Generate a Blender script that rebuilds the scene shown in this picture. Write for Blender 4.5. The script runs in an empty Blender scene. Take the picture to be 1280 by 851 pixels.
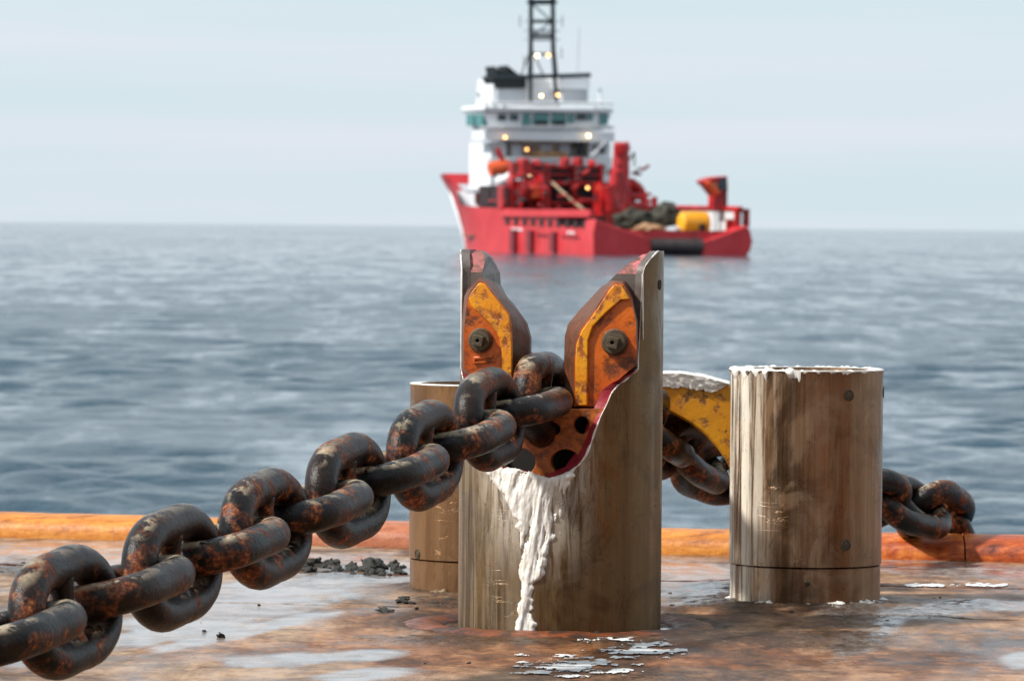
import bpy, math, random
import numpy as np
from mathutils import Vector, Matrix
R = math.radians
random.seed(7)
rng = np.random.default_rng(7)
sc = bpy.context.scene
col = sc.collection

# ------------------------------------------------------------------ camera
CH = 1.104                      # camera height above the deck
FPX = 6400.0                    # focal length in photo pixels (1280 wide)
PITCH = math.atan(143.0/FPX)
ROLL = R(0.49)
F = Vector((0, math.cos(PITCH), -math.sin(PITCH)))
RT0 = Vector((1, 0, 0)); UP0 = RT0.cross(F)
RT = RT0*math.cos(ROLL) + UP0*math.sin(ROLL)
UP = UP0*math.cos(ROLL) - RT0*math.sin(ROLL)
camd = bpy.data.cameras.new('camera'); cam = bpy.data.objects.new('camera', camd)
col.objects.link(cam); sc.camera = cam
camd.sensor_width = 36; camd.lens = FPX*36/1280
camd.clip_start = 0.5; camd.clip_end = 60000
cam.matrix_world = Matrix(((RT.x, UP.x, -F.x, 0), (RT.y, UP.y, -F.y, 0), (RT.z, UP.z, -F.z, CH), (0, 0, 0, 1)))
camd.dof.use_dof = True; camd.dof.focus_distance = 12.9; camd.dof.aperture_fstop = 12.5

# ------------------------------------------------------------------ light
SUN_EL, SUN_AZ = R(46), R(-108)       # azimuth clockwise from +Y: left and behind the camera
w = bpy.data.worlds.new('World'); sc.world = w; w.use_nodes = True
nt = w.node_tree; nt.nodes.clear()
def wn(t): return nt.nodes.new(t)
out = wn('ShaderNodeOutputWorld'); bg = wn('ShaderNodeBackground'); sky = wn('ShaderNodeTexSky')
sky.sky_type = 'NISHITA'; sky.sun_disc = False; sky.sun_elevation = SUN_EL; sky.sun_rotation = SUN_AZ
sky.air_density = 1.0; sky.dust_density = 2.0
tc = wn('ShaderNodeTexCoord'); mp = wn('ShaderNodeMapping'); mp.inputs['Scale'].default_value = (3, 3, 60)
nz = wn('ShaderNodeTexNoise'); nz.inputs['Scale'].default_value = 1.3; nz.inputs['Detail'].default_value = 4
cr = wn('ShaderNodeValToRGB')
cr.color_ramp.elements[0].position = .35; cr.color_ramp.elements[0].color = (7.3, 8.75, 9.4, 1)
cr.color_ramp.elements[1].position = .68; cr.color_ramp.elements[1].color = (8.4, 8.95, 9.9, 1)
mx = wn('ShaderNodeMix'); mx.data_type = 'RGBA'; mx.inputs['Factor'].default_value = .86
nt.links.new(tc.outputs['Generated'], mp.inputs['Vector']); nt.links.new(mp.outputs[0], nz.inputs['Vector'])
nt.links.new(nz.outputs['Fac'], cr.inputs[0])
nt.links.new(sky.outputs[0], mx.inputs[6]); nt.links.new(cr.outputs[0], mx.inputs[7])
nt.links.new(mx.outputs[2], bg.inputs['Color']); bg.inputs['Strength'].default_value = .086
nt.links.new(bg.outputs[0], out.inputs['Surface'])
sd = bpy.data.lights.new('sun', 'SUN'); sd.energy = 4.8; sd.angle = R(4); sd.color = (1, .955, .89)
sun = bpy.data.objects.new('sun', sd); col.objects.link(sun)
sv = Vector((math.sin(SUN_AZ)*math.cos(SUN_EL), math.cos(SUN_AZ)*math.cos(SUN_EL), math.sin(SUN_EL)))
sun.rotation_euler = sv.to_track_quat('Z', 'Y').to_euler()
sc.view_settings.view_transform = 'Standard'; sc.view_settings.look = 'None'
sc.view_settings.exposure = 0.22; sc.view_settings.gamma = 1

# ------------------------------------------------------------------ helpers
def ray(px, py): return F*FPX + RT*(px-640.0) + UP*(425.5-py)
def at(px, py, Y):
    d = ray(px, py); return Vector((0, 0, CH)) + d*(Y/d.y)
def on_z(px, py, z=0.0):
    d = ray(px, py); return Vector((0, 0, CH)) + d*((z-CH)/d.z)
def proj(P):
    d = Vector(P)-Vector((0, 0, CH)); k = FPX/d.dot(F); return 640+d.dot(RT)*k, 425.5-d.dot(UP)*k

def tag(o, label=None, cat=None, group=None, kind=None):
    if label: o['label'] = label
    if cat: o['category'] = cat
    if group: o['group'] = group
    if kind: o['kind'] = kind
    return o
def empty(name, loc=(0, 0, 0), rz=0):
    o = bpy.data.objects.new(name, None); col.objects.link(o); o.location = loc; o.rotation_euler = (0, 0, rz)
    o.empty_display_size = .1
    return o
class MB:
    def __init__(s): s.v = []; s.f = []; s.m = []; s.mi = 0
    def add(s, vs, fs):
        b = len(s.v); s.v += [tuple(v) for v in vs]; s.f += [tuple(b+i for i in f) for f in fs]; s.m += [s.mi]*len(fs); return s
    def box(s, x0, y0, z0, x1, y1, z1):
        return s.hexa([(x0, y0, z0), (x1, y0, z0), (x1, y1, z0), (x0, y1, z0), (x0, y0, z1), (x1, y0, z1), (x1, y1, z1), (x0, y1, z1)])
    def hexa(s, p):
        return s.add(p, [(0, 3, 2, 1), (4, 5, 6, 7), (0, 1, 5, 4), (1, 2, 6, 5), (2, 3, 7, 6), (3, 0, 4, 7)])
    def tube(s, pts, r, n=8, closed=False, caps=True):
        pts = [Vector(p) for p in pts]; N = len(pts); rs = r if hasattr(r, '__len__') else [r]*N
        vs = []; up = None
        for i, p in enumerate(pts):
            a = pts[(i-1) % N] if (i > 0 or closed) else p; b = pts[(i+1) % N] if (i < N-1 or closed) else p
            t = (b-a).normalized()
            if up is None:
                up = Vector((0, 0, 1)) if abs(t.z) < .9 else Vector((1, 0, 0))
            u = (up - t*up.dot(t)).normalized(); up = u; v = t.cross(u)
            for k in range(n):
                q = 2*math.pi*k/n; vs.append(p+(u*math.cos(q)+v*math.sin(q))*rs[i])
        fs = []
        for i in range(N if closed else N-1):
            j = (i+1) % N
            for k in range(n):
                k2 = (k+1) % n; fs.append((i*n+k, i*n+k2, j*n+k2, j*n+k))
        if caps and not closed: fs.append(tuple(range(n))[::-1]); fs.append(tuple((N-1)*n+k for k in range(n)))
        return s.add(vs, fs)
    def lathe(s, prof, n=48, c=(0, 0, 0), axis='z', cap=True):
        vs = []
        for r, z in prof:
            for k in range(n):
                q = 2*math.pi*k/n; a, b = r*math.cos(q), r*math.sin(q)
                vs.append({'z': (c[0]+a, c[1]+b, c[2]+z), 'y': (c[0]+a, c[1]+z, c[2]+b), 'x': (c[0]+z, c[1]+a, c[2]+b)}[axis])
        fs = [(i*n+k, i*n+(k+1) % n, (i+1)*n+(k+1) % n, (i+1)*n+k) for i in range(len(prof)-1) for k in range(n)]
        if cap: fs.append(tuple(range(n))[::-1]); fs.append(tuple((len(prof)-1)*n+k for k in range(n)))
        return s.add(vs, fs)
    def loft(s, A, B, capA=True, capB=True):      # two equal outlines of 3D points
        n = len(A); fs = [(k, (k+1) % n, n+(k+1) % n, n+k) for k in range(n)]
        if capA: fs.append(tuple(range(n))[::-1])
        if capB: fs.append(tuple(range(n, 2*n)))
        return s.add(list(A)+list(B), fs)
    def build(s, name, mat, parent=None, smooth=None, bevel=None, loc=None):
        me = bpy.data.meshes.new(name); me.from_pydata(s.v, [], s.f); me.validate()
        for mt in (mat if isinstance(mat, (list, tuple)) else [mat]): me.materials.append(mt)
        if len(me.polygons) == len(s.m): me.polygons.foreach_set('material_index', s.m)
        import bmesh
        bm = bmesh.new(); bm.from_mesh(me); bmesh.ops.recalc_face_normals(bm, faces=bm.faces); bm.to_mesh(me); bm.free()
        if smooth is not None:
            me.shade_smooth(); me.set_sharp_from_angle(angle=R(smooth))
        o = bpy.data.objects.new(name, me); col.objects.link(o)
        if parent: o.parent = parent
        if loc: o.location = loc
        if bevel:
            b = o.modifiers.new('bevel', 'BEVEL'); b.width = bevel; b.segments = 2; b.limit_method = 'ANGLE'; b.angle_limit = R(40)
            me.shade_smooth(); me.set_sharp_from_angle(angle=R(55))
        return o
def bake(o):                     # apply modifiers
    dg = bpy.context.evaluated_depsgraph_get()
    me = bpy.data.meshes.new_from_object(o.evaluated_get(dg)); o.modifiers.clear(); o.data = me
    return o

# numpy value noise
def _h(ix, iy, s):
    n = (ix*374761393 + iy*668265263 + s*974634777) & 0xffffffff
    n = ((n ^ (n >> 13))*1274126177) & 0xffffffff
    return ((n ^ (n >> 16)) & 0xffff)/65535.0
def vnoise(x, y, s=0):
    x = np.asarray(x, float); y = np.asarray(y, float)
    ix = np.floor(x).astype(np.int64); iy = np.floor(y).astype(np.int64); fx = x-ix; fy = y-iy
    fx = fx*fx*(3-2*fx); fy = fy*fy*(3-2*fy)
    a = _h(ix, iy, s); b = _h(ix+1, iy, s); c = _h(ix, iy+1, s); d = _h(ix+1, iy+1, s)
    return a+(b-a)*fx+(c-a)*fy+(a-b-c+d)*fx*fy
def fbm(x, y, o=4, s=0):
    t = 0; a = .5; n = 0
    for i in range(o):
        t = t+a*vnoise(np.asarray(x)*2**i, np.asarray(y)*2**i, s+i); n += a; a *= .55
    return t/n
def smooth(a, b, x):
    t = np.clip((x-a)/(b-a), 0, 1); return t*t*(3-2*t)

# ------------------------------------------------------------------ materials
class NT:
    def __init__(s, name):
        s.m = bpy.data.materials.new(name); s.m.use_nodes = True; s.t = s.m.node_tree; s.t.nodes.clear()
        s.o = s.n('ShaderNodeOutputMaterial'); s.b = s.n('ShaderNodeBsdfPrincipled'); s.l(s.b.outputs[0], s.o.inputs[0])
        s.tc = s.n('ShaderNodeTexCoord')
    def n(s, t): return s.t.nodes.new(t)
    def l(s, a, b): s.t.links.new(a, b)
    def put(s, inp, v):
        if hasattr(v, 'is_output'): s.l(v, inp)
        elif isinstance(v, tuple) and len(v) == 3 and inp.type == 'RGBA': inp.default_value = (*v, 1)
        else: inp.default_value = v
    def map(s, scale=(1, 1, 1), src='Object', loc=(0, 0, 0), rand=False):
        m = s.n('ShaderNodeMapping'); m.inputs['Scale'].default_value = scale; m.inputs['Location'].default_value = loc
        if rand:
            oi = s.n('ShaderNodeObjectInfo'); mm = s.math('MULTIPLY', oi.outputs['Random'], 37.0)
            c = s.n('ShaderNodeCombineXYZ'); s.l(mm, c.inputs[0]); s.l(mm, c.inputs[1]); s.l(mm, c.inputs[2])
            va = s.n('ShaderNodeVectorMath'); va.operation = 'ADD'; s.l(s.tc.outputs[src], va.inputs[0]); s.l(c.outputs[0], va.inputs[1])
            s.l(va.outputs[0], m.inputs[0])
        else: s.l(s.tc.outputs[src], m.inputs[0])
        return m.outputs[0]
    def noise(s, vec, scale=5, detail=4, rough=.55, dist=0):
        n = s.n('ShaderNodeTexNoise'); s.l(vec, n.inputs['Vector']); n.inputs['Scale'].default_value = scale
        n.inputs['Detail'].default_value = detail; n.inputs['Roughness'].default_value = rough; n.inputs['Distortion'].default_value = dist
        return n.outputs['Fac']
    def ramp(s, v, stops):
        r = s.n('ShaderNodeValToRGB'); e = r.color_ramp.elements
        while len(e) < len(stops): e.new(.5)
        for i, (p, c) in enumerate(stops):
            e[i].position = p; e[i].color = (c, c, c, 1) if not isinstance(c, tuple) else (*c, 1)
        s.l(v, r.inputs[0]); return r.outputs[0]
    def math(s, op, a, b=0.0, clamp=False):
        m = s.n('ShaderNodeMath'); m.operation = op; m.use_clamp = clamp; s.put(m.inputs[0], a); s.put(m.inputs[1], b); return m.outputs[0]
    def mix(s, f, a, b):
        m = s.n('ShaderNodeMix'); m.data_type = 'RGBA'; s.put(m.inputs[0], f); s.put(m.inputs[6], a); s.put(m.inputs[7], b); return m.outputs[2]
    def attr(s, name):
        a = s.n('ShaderNodeAttribute'); a.attribute_name = name; return a.outputs['Fac']
    def normz(s):
        g = s.n('ShaderNodeNewGeometry'); x = s.n('ShaderNodeSeparateXYZ'); s.l(g.outputs['Normal'], x.inputs[0]); return x.outputs[2]
    def sep(s, vec):
        x = s.n('ShaderNodeSeparateXYZ'); s.l(vec, x.inputs[0]); return x.outputs
    def bump(s, h, strength=.5, dist=.01):
        b = s.n('ShaderNodeBump'); b.inputs['Strength'].default_value = strength; b.inputs['Distance'].default_value = dist
        s.l(h, b.inputs['Height']); s.l(b.outputs[0], s.b.inputs['Normal']); return b
    def set(s, **k):
        nm = {'color': 'Base Color', 'rough': 'Roughness', 'metal': 'Metallic', 'spec': 'Specular IOR Level', 'ior': 'IOR',
              'coat': 'Coat Weight', 'emis': 'Emission Color', 'emis_s': 'Emission Strength', 'aniso': 'Anisotropic'}
        for a, v in k.items(): s.put(s.b.inputs[nm[a]], v)
        return s

def m_simple(name, c, rough=.5, metal=0, var=.25, scale=3.0, spec=.5):
    t = NT(name); n = t.noise(t.map(), scale, 4)
    a = tuple(x*(1-var) for x in c); b = tuple(min(1, x*(1+var)) for x in c)
    t.set(color=t.ramp(n, [(.35, a), (.65, b)]), rough=rough, metal=metal, spec=spec); return t.m
def m_emit(name, c, s):
    t = NT(name); t.set(color=c, emis=c, emis_s=s); return t.m

# chain steel
def m_chain():
    t = NT('chain_steel'); v = t.map(rand=True)
    n1 = t.noise(v, 9, 6, .6); n2 = t.noise(v, 28, 6, .65); n3 = t.noise(v, 90, 4, .6); n4 = t.noise(v, 5, 5, .6, .6)
    n5 = t.noise(v, 210, 5, .7)
    base = t.ramp(t.math('ADD', t.math('MULTIPLY', n2, .6), t.math('MULTIPLY', n5, .4)), [(.42, (.001, .001, .001)), (.55, (.004, .003, .003)), (.68, (.042, .034, .028))])
    rust = t.ramp(n3, [(.36, (.07, .014, .006)), (.5, (.25, .055, .014)), (.64, (.52, .19, .055))])
    rf = t.math('MULTIPLY', t.ramp(n1, [(.50, 0.0), (.58, 1.0)]), t.ramp(n2, [(.42, 0.0), (.56, 1.0)]))
    c = t.mix(t.math('MULTIPLY', rf, .72), base, rust)
    brn = t.ramp(n4, [(.46, 0.0), (.6, 1.0)])
    c = t.mix(t.math('MULTIPLY', brn, .30), c, (.045, .020, .011))
    nz_ = t.normz()
    up = t.ramp(nz_, [(.62, 0.0), (.92, 1.0)])
    mud = t.math('MULTIPLY', up, t.ramp(t.noise(v, 15, 7, .7, .3), [(.49, 0.0), (.54, 1.0)]))
    xs = t.sep(t.tc.outputs['Object']); endm = t.ramp(t.math('ABSOLUTE', xs[0]), [(.08, 0.0), (.16, 1.0)])
    mud = t.math('MULTIPLY', mud, t.math('ADD', t.math('MULTIPLY', endm, .65), .25))
    c = t.mix(mud, c, t.ramp(n3, [(.3, (.30, .22, .13)), (.7, (.50, .42, .30))]))
    r = t.math('ADD', t.math('MULTIPLY', n2, .30), t.math('ADD', t.math('MULTIPLY', rf, .30), .16))
    t.set(color=c, rough=r, spec=.25)
    h = t.math('ADD', t.math('MULTIPLY', n2, .8), t.math('ADD', t.math('MULTIPLY', n3, .35), t.math('MULTIPLY', mud, .5)))
    t.bump(t.math('ADD', h, t.math('MULTIPLY', t.noise(v, 45, 6, .75), .7)), .5, .005); return t.m
M = {}
M['chain'] = m_chain()

# pin steel, vertical streaks
def m_pin(name, dark, mid, light, film, filmx=(-.30, -.08), metal=.35, fstr=.6):
    t = NT(name); x = t.sep(t.tc.outputs['Object'])
    s1 = t.noise(t.map((6, 6, .10)), 1.6, 5, .55); s2 = t.noise(t.map((120, 120, 1.0)), 1.5, 6, .7); n = t.noise(t.map(), 5, 7, .65, .8)
    sm = t.noise(t.map((1, 1, .45)), 9, 6, .6, 1.6); w_ = t.noise(t.map(), 60, 5, .7)
    f = t.math('ADD', t.math('MULTIPLY', s1, .72), t.math('MULTIPLY', s2, .28))
    c = t.ramp(f, [(.36, dark), (.50, mid), (.66, light)])
    c = t.mix(t.math('MULTIPLY', t.ramp(n, [(.50, 0.0), (.66, 1.0)]), .55), c, tuple(q*.45 for q in dark))
    c = t.mix(t.math('MULTIPLY', t.ramp(sm, [(.52, 0.0), (.60, 1.0)]), .30), c, light)
    fx = t.ramp(t.math('ADD', x[0], .5), [(filmx[0]+.5, 1.0), (filmx[1]+.5, 0.0)])
    ff = t.ramp(t.noise(t.map((26, 26, .9)), 1.8, 8, .68, .5), [(.42, 0.0), (.56, 1.0)])
    fm = t.math('MULTIPLY', t.math('MULTIPLY', t.math('ADD', t.math('MULTIPLY', fx, .9), .07), ff), fstr)
    if 'fork' in name:
        zz = t.ramp(x[2], [(.10, 0.0), (.40, 1.0)]); xx = t.ramp(t.math('ADD', x[0], .5), [(.24, 0.0), (.36, 1.0), (.50, 1.0), (.62, 0.0)])
        sm_ = t.math('MULTIPLY', t.math('MULTIPLY', zz, xx), t.ramp(t.noise(t.map((20, 20, 2.6)), 1.6, 8, .68, 1.2), [(.38, 0.0), (.54, 1.0)]))
        fm = t.math('MAXIMUM', fm, t.math('MULTIPLY', sm_, .85))
    c = t.mix(fm, c, film)
    ln = t.ramp(t.noise(t.map((7, 7, 1.8)), 1, 5, .6, .8), [(.493, 0.0), (.50, 1.0), (.507, 0.0)])
    l2 = t.ramp(t.noise(t.map((3, 3, 16), loc=(3, 1, 2)), 1, 4, .6, .4), [(.496, 0.0), (.50, 1.0), (.504, 0.0)])
    l2 = t.math('MULTIPLY', l2, t.ramp(t.noise(t.map(loc=(7, 7, 7)), 7, 3), [(.54, 0.0), (.6, 1.0)]))
    c = t.mix(t.math('MULTIPLY', ln, .35), c, tuple(q*.35 for q in dark)); c = t.mix(t.math('MULTIPLY', l2, .75), c, (.03, .018, .012))
    sp = t.ramp(t.noise(t.map((1, 1, .6)), 85, 3, .7), [(.68, 0.0), (.71, 1.0)])
    c = t.mix(t.math('MULTIPLY', sp, .6), c, (.03, .02, .014))
    r = t.math('ADD', t.math('ADD', .20, t.math('MULTIPLY', fm, .25)), t.math('ADD', t.math('MULTIPLY', s2, .14), t.math('MULTIPLY', t.ramp(sm, [(.42, 0.0), (.6, 1.0)]), .28)))
    t.set(color=c, rough=r, metal=t.math('MULTIPLY', t.math('SUBTRACT', 1.0, fm), metal), spec=.35)
    t.bump(t.math('ADD', t.math('MULTIPLY', s2, .22), t.math('ADD', t.math('MULTIPLY', fm, .7), t.math('ADD', t.math('MULTIPLY', w_, .30), t.math('MULTIPLY', l2, -.5)))), .45, .004)
    return t.m
M['pin'] = m_pin('worn_pin_steel', (.15, .080, .040), (.25, .145, .078), (.37, .235, .14), (.80, .74, .62), (-.19, -.09), .9, .9)
M['pin_left'] = m_pin('brown_pin_steel', (.15, .070, .028), (.21, .108, .047), (.27, .15, .07), (.5, .42, .33), (-.30, -.2), .6, .3)
M['fork'] = m_pin('greasy_fork_steel', (.095, .052, .020), (.155, .092, .038), (.22, .138, .062), (.70, .64, .54), (-.34, -.02), .75, .28)
def m_rustpaint(name, paint, paint2, rust, thr=(.46, .56), scale=14, rough=.42):
    t = NT(name); v = t.map()
    n1 = t.noise(v, scale, 8, .68, .3); n2 = t.noise(v, scale*3.2, 6, .7); n0 = t.noise(v, scale*.4, 4)
    p = t.ramp(n0, [(.35, paint), (.65, paint2)])
    r = t.ramp(n2, [(.3, tuple(x*.35 for x in rust)), (.55, rust), (.75, tuple(min(1, x*1.8) for x in rust))])
    f = t.ramp(t.math('ADD', t.math('MULTIPLY', n1, .75), t.math('MULTIPLY', n2, .25)), [(thr[0], 0.0), (thr[1], 1.0)])
    t.set(color=t.mix(f, p, r), rough=t.math('ADD', rough, t.math('MULTIPLY', f, .15)), spec=.45)
    t.bump(t.math('ADD', n2, t.math('MULTIPLY', f, -.6)), .5, .004); return t.m
M['jaw_orange'] = m_rustpaint('jaw_orange_paint', (.62, .14, .006), (.42, .07, .005), (.12, .028, .006), (.50, .60), 13, .28)
M['jaw_yellow'] = m_rustpaint('jaw_yellow_paint', (.76, .33, .010), (.66, .22, .008), (.30, .08, .010), (.49, .57), 24, .28)
M['jaw_side'] = m_rustpaint('jaw_dark_rust', (.075, .028, .013), (.12, .042, .016), (.14, .04, .013), (.45, .6), 14)
M['inner_rust'] = m_rustpaint('inner_rust', (.48, .13, .016), (.30, .065, .010), (.08, .02, .008), (.46, .62), 20, .4)
M['guard_yellow'] = m_rustpaint('guard_yellow', (.68, .30, .012), (.52, .19, .010), (.16, .06, .02), (.53, .60), 16, .35)
M['red_edge'] = m_rustpaint('red_primer', (.36, .022, .035), (.25, .015, .025), (.07, .012, .012), (.55, .66), 20)
M['pink_top'] = m_rustpaint('pink_worn_primer', (.62, .17, .18), (.28, .08, .07), (.11, .05, .03), (.42, .55), 26)
M['core'] = m_rustpaint('core_steel', (.15, .125, .11), (.10, .08, .07), (.06, .035, .025), (.50, .68), 9, .38)
M['bolt'] = m_rustpaint('bolt_steel', (.09, .07, .035), (.06, .045, .025), (.05, .028, .015), (.45, .6), 40, .35)
M['black'] = m_simple('black_rubber', (.012, .012, .013), .5)
M['hole'] = m_simple('hole_black', (.015, .011, .009), .8)  # near-black fill for the holes and the plate behind them
def m_grease():
    t = NT('white_grease'); v = t.map()
    n = t.noise(v, 40, 5, .6); n1 = t.noise(v, 9, 4)
    c = t.ramp(n, [(.3, (.62, .57, .49)), (.6, (.82, .80, .75))]); c = t.mix(t.ramp(n1, [(.62, 0.0), (.8, .6)]), c, (.42, .34, .24))
    t.set(color=c, rough=.26, spec=.5); t.bump(n, .4, .004); return t.m
M['grease'] = m_grease()
M['collar'] = m_rustpaint('collar_rust', (.24, .06, .018), (.11, .035, .015), (.035, .018, .012), (.44, .58), 9, .35)
M['foot_dirt'] = m_simple('foot_dirt', (.20, .14, .09), .5, var=.7, scale=60)
M['splash'] = m_simple('white_paint_splash', (.72, .73, .72), .35, var=.15, scale=30)

# deck
def m_deck():
    t = NT('deck_steel'); v = t.map(src='Object')
    vs = t.map((1.5, .62, 1)); vs2 = t.map((1.6, .75, 1))
    n1 = t.noise(vs2, 1.3, 10, .68, .3); n2 = t.noise(vs, 9, 10, .76); n3 = t.noise(v, 60, 5, .7); n4 = t.noise(vs, 2.3, 6, .6, .5)
    wet = t.attr('wet'); mud = t.attr('mud'); red = t.attr('red')
    f = t.math('ADD', t.math('MULTIPLY', n1, .55), t.math('MULTIPLY', n2, .45))
    tan = t.ramp(f, [(.41, (.05, .025, .014)), (.49, (.22, .125, .068)), (.59, (.42, .28, .175))])
    rst = t.ramp(f, [(.42, (.035, .014, .007)), (.50, (.19, .072, .028)), (.59, (.40, .20, .095))])
    c = t.mix(red, tan, rst)
    c = t.mix(t.ramp(n4, [(.56, 0.0), (.70, .55)]), c, (.07, .035, .02))
    gr = t.ramp(n2, [(.35, (.16, .14, .13)), (.6, (.36, .34, .33))])
    c = t.mix(t.math('MULTIPLY', wet, .85), c, gr)
    c = t.mix(t.math('MULTIPLY', mud, t.ramp(n3, [(.38, .5), (.6, 1.0)])), c, (.022, .016, .012))  # mud, and the contact shade painted round the pin feet
    dk = t.ramp(t.noise(t.map((1, 1.6, 1)), 3.4, 9, .72, .4), [(.50, 0.0), (.60, 1.0)])
    c = t.mix(t.math('MULTIPLY', t.math('MULTIPLY', dk, t.ramp(n3, [(.35, .2), (.6, 1.0)])), .8), c, (.05, .026, .016))
    fl_ = t.ramp(t.noise(t.map((1, 1.8, 1)), 34, 3, .7), [(.715, 0.0), (.73, 1.0)])
    c = t.mix(t.math('MULTIPLY', fl_, .6), c, (.6, .6, .58))
    grit = t.ramp(t.noise(v, 48, 3, .75), [(.69, 0.0), (.72, 1.0)])
    c = t.mix(t.math('MULTIPLY', grit, .6), c, (.02, .018, .016))
    rw = t.ramp(n2, [(.35, .05), (.65, .22)])
    r = t.n('ShaderNodeMix'); t.l(wet, r.inputs[0]); t.l(t.ramp(t.math('ADD', t.math('MULTIPLY', n4, .7), t.math('MULTIPLY', n2, .3)), [(.42, .24), (.58, .62)]), r.inputs[2]); t.l(rw, r.inputs[3])
    t.set(color=c, rough=r.outputs[0], spec=t.math('ADD', .25, t.math('MULTIPLY', wet, .45)))
    h = t.math('MULTIPLY', t.math('ADD', n2, t.math('MULTIPLY', n3, .4)), t.math('SUBTRACT', 1.0, t.math('MULTIPLY', wet, .92)))
    t.bump(h, .5, .008); return t.m
M['deck'] = m_deck()
def m_lip(name, a, b, c):
    t = NT(name); v = t.map((1.2, 6, 6)); n = t.noise(v, 5, 8, .68, .5); n2 = t.noise(t.map((1, 1, 1)), 30, 6, .7); n3 = t.noise(t.map((.8, 1, 1)), 2.2, 5, .6)
    f = t.math('ADD', t.math('MULTIPLY', n, .5), t.math('ADD', t.math('MULTIPLY', n2, .2), t.math('MULTIPLY', n3, .3)))
    t.set(color=t.ramp(f, [(.38, a), (.5, b), (.62, c)]), rough=.42, spec=.4); t.bump(n2, .5, .006); return t.m
M['lip_orange'] = m_lip('orange_rust_lip', (.20, .055, .012), (.52, .18, .022), (.70, .30, .05))
M['lip_red'] = m_lip('red_rust_lip', (.20, .05, .025), (.38, .12, .05), (.45, .20, .10))
M['lip_dark'] = m_lip('dark_rust_lip', (.07, .014, .006), (.40, .07, .010), (.75, .25, .04))
def m_mudclod():
    t = NT('mud_clod'); n = t.noise(t.map(rand=True), 60, 6, .7)
    t.set(color=t.ramp(n, [(.35, (.018, .017, .014)), (.7, (.07, .065, .05))]), rough=.6); t.bump(n, .8, .006); return t.m
M['mud'] = m_mudclod()
def m_sea():
    t = NT('sea_water'); g = t.n('ShaderNodeNewGeometry')
    def mp_(sc_):
        m = t.n('ShaderNodeMapping'); m.inputs['Scale'].default_value = sc_; t.l(g.outputs['Position'], m.inputs[0]); return m.outputs[0]
    n1 = t.noise(mp_((1, 1, 1)), 1.6, 6, .6); n2 = t.noise(mp_((1, .55, 1)), .45, 5, .6); n3 = t.noise(mp_((1, 1, 1)), 7, 4, .6)
    p1 = t.noise(mp_((.30, .030, 1)), 1, 6, .62, .2); p2 = t.noise(mp_((.9, .14, 1)), 1, 6, .65, .3); p0 = t.noise(mp_((.02, .0035, 1)), 1, 5, .6)
    pt = t.math('ADD', t.math('MULTIPLY', p1, .40), t.math('ADD', t.math('MULTIPLY', p2, .40), t.math('MULTIPLY', p0, .20)))
    gust = t.ramp(pt, [(.46, 0.0), (.54, 1.0)])
    foam = t.ramp(t.noise(mp_((.5, .16, 1)), .35, 9, .72), [(.725, 0.0), (.75, 1.0)])
    t.set(color=t.mix(foam, (.006, .038, .062), (.72, .78, .82)), rough=t.math('ADD', t.math('ADD', .04, t.math('MULTIPLY', gust, .10)), t.math('MULTIPLY', foam, .5)), ior=1.333, spec=.5)
    h = t.math('ADD', t.math('MULTIPLY', n1, .8), t.math('ADD', t.math('MULTIPLY', n2, 1.4), t.math('MULTIPLY', n3, .25)))
    bm_ = t.bump(h, .5, .24); t.l(t.math('ADD', .16, t.math('MULTIPLY', gust, .80)), bm_.inputs['Strength']); return t.m
M['sea'] = m_sea()

# ship paints
S = {}
S['red'] = m_simple('hull_red', (.50, .020, .030), .5, var=.15, scale=.25)
t = NT('hull_red_worn'); n_ = t.noise(t.map((.5, .5, .10)), 1.4, 7, .65); n2_ = t.noise(t.map(), .35, 5, .6); n3_ = t.noise(t.map((1, 1, .3)), 1.8, 5, .7)
c_ = t.ramp(n2_, [(.35, (.50, .024, .030)), (.65, (.60, .042, .050))]); c_ = t.mix(t.math('MULTIPLY', t.ramp(n_, [(.56, 0.0), (.68, 1.0)]), .6), c_, (.17, .03, .02))
c_ = t.mix(t.math('MULTIPLY', t.ramp(n3_, [(.64, 0.0), (.70, 1.0)]), .5), c_, (.55, .30, .28)); t.set(color=c_, rough=.45, spec=.4); S['red'] = t.m
S['red2'] = m_simple('gear_red', (.38, .012, .014), .4, var=.4, scale=.6)
S['darkred'] = m_simple('fender_dark_red', (.17, .012, .02), .5, var=.3)
S['white'] = m_simple('house_white', (.74, .76, .78), .4, var=.06, scale=.3)
S['grey'] = m_simple('house_grey', (.40, .42, .45), .5, var=.15, scale=.4)
S['black'] = m_simple('funnel_black', (.005, .006, .008), .5)
S['dark'] = m_simple('dark_recess', (.025, .012, .014), .7)
S['mast'] = m_simple('mast_dark', (.008, .018, .024), .5)
S['roller'] = m_simple('stern_roller_dark', (.045, .028, .026), .45, var=.5, scale=.5)
S['yellow'] = m_simple('buoy_yellow', (.80, .36, .012), .4, var=.15)
S['orange'] = m_simple('boat_orange', (.72, .10, .02), .4, var=.2)
S['deckbrown'] = m_simple('cargo_deck', (.14, .09, .06), .7, var=.4, scale=.7)
S['net'] = m_simple('dark_heap', (.03, .028, .018), .8, var=.5)
S['tan'] = m_simple('tan_gear', (.32, .17, .08), .6, var=.4)
S['rope'] = m_simple('rope', (.40, .28, .18), .7)
t = NT('bridge_glass'); t.set(color=(.012, .16, .16), rough=.12, spec=.9); S['glass'] = t.m
t = NT('dark_glass'); t.set(color=(.008, .03, .04), rough=.12, spec=.6); S['dglass'] = t.m
S['lamp'] = m_emit('lamp_warm', (1, .50, .16), 5); S['lampw'] = m_emit('lamp_white', (1, .74, .36), 7)

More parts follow.
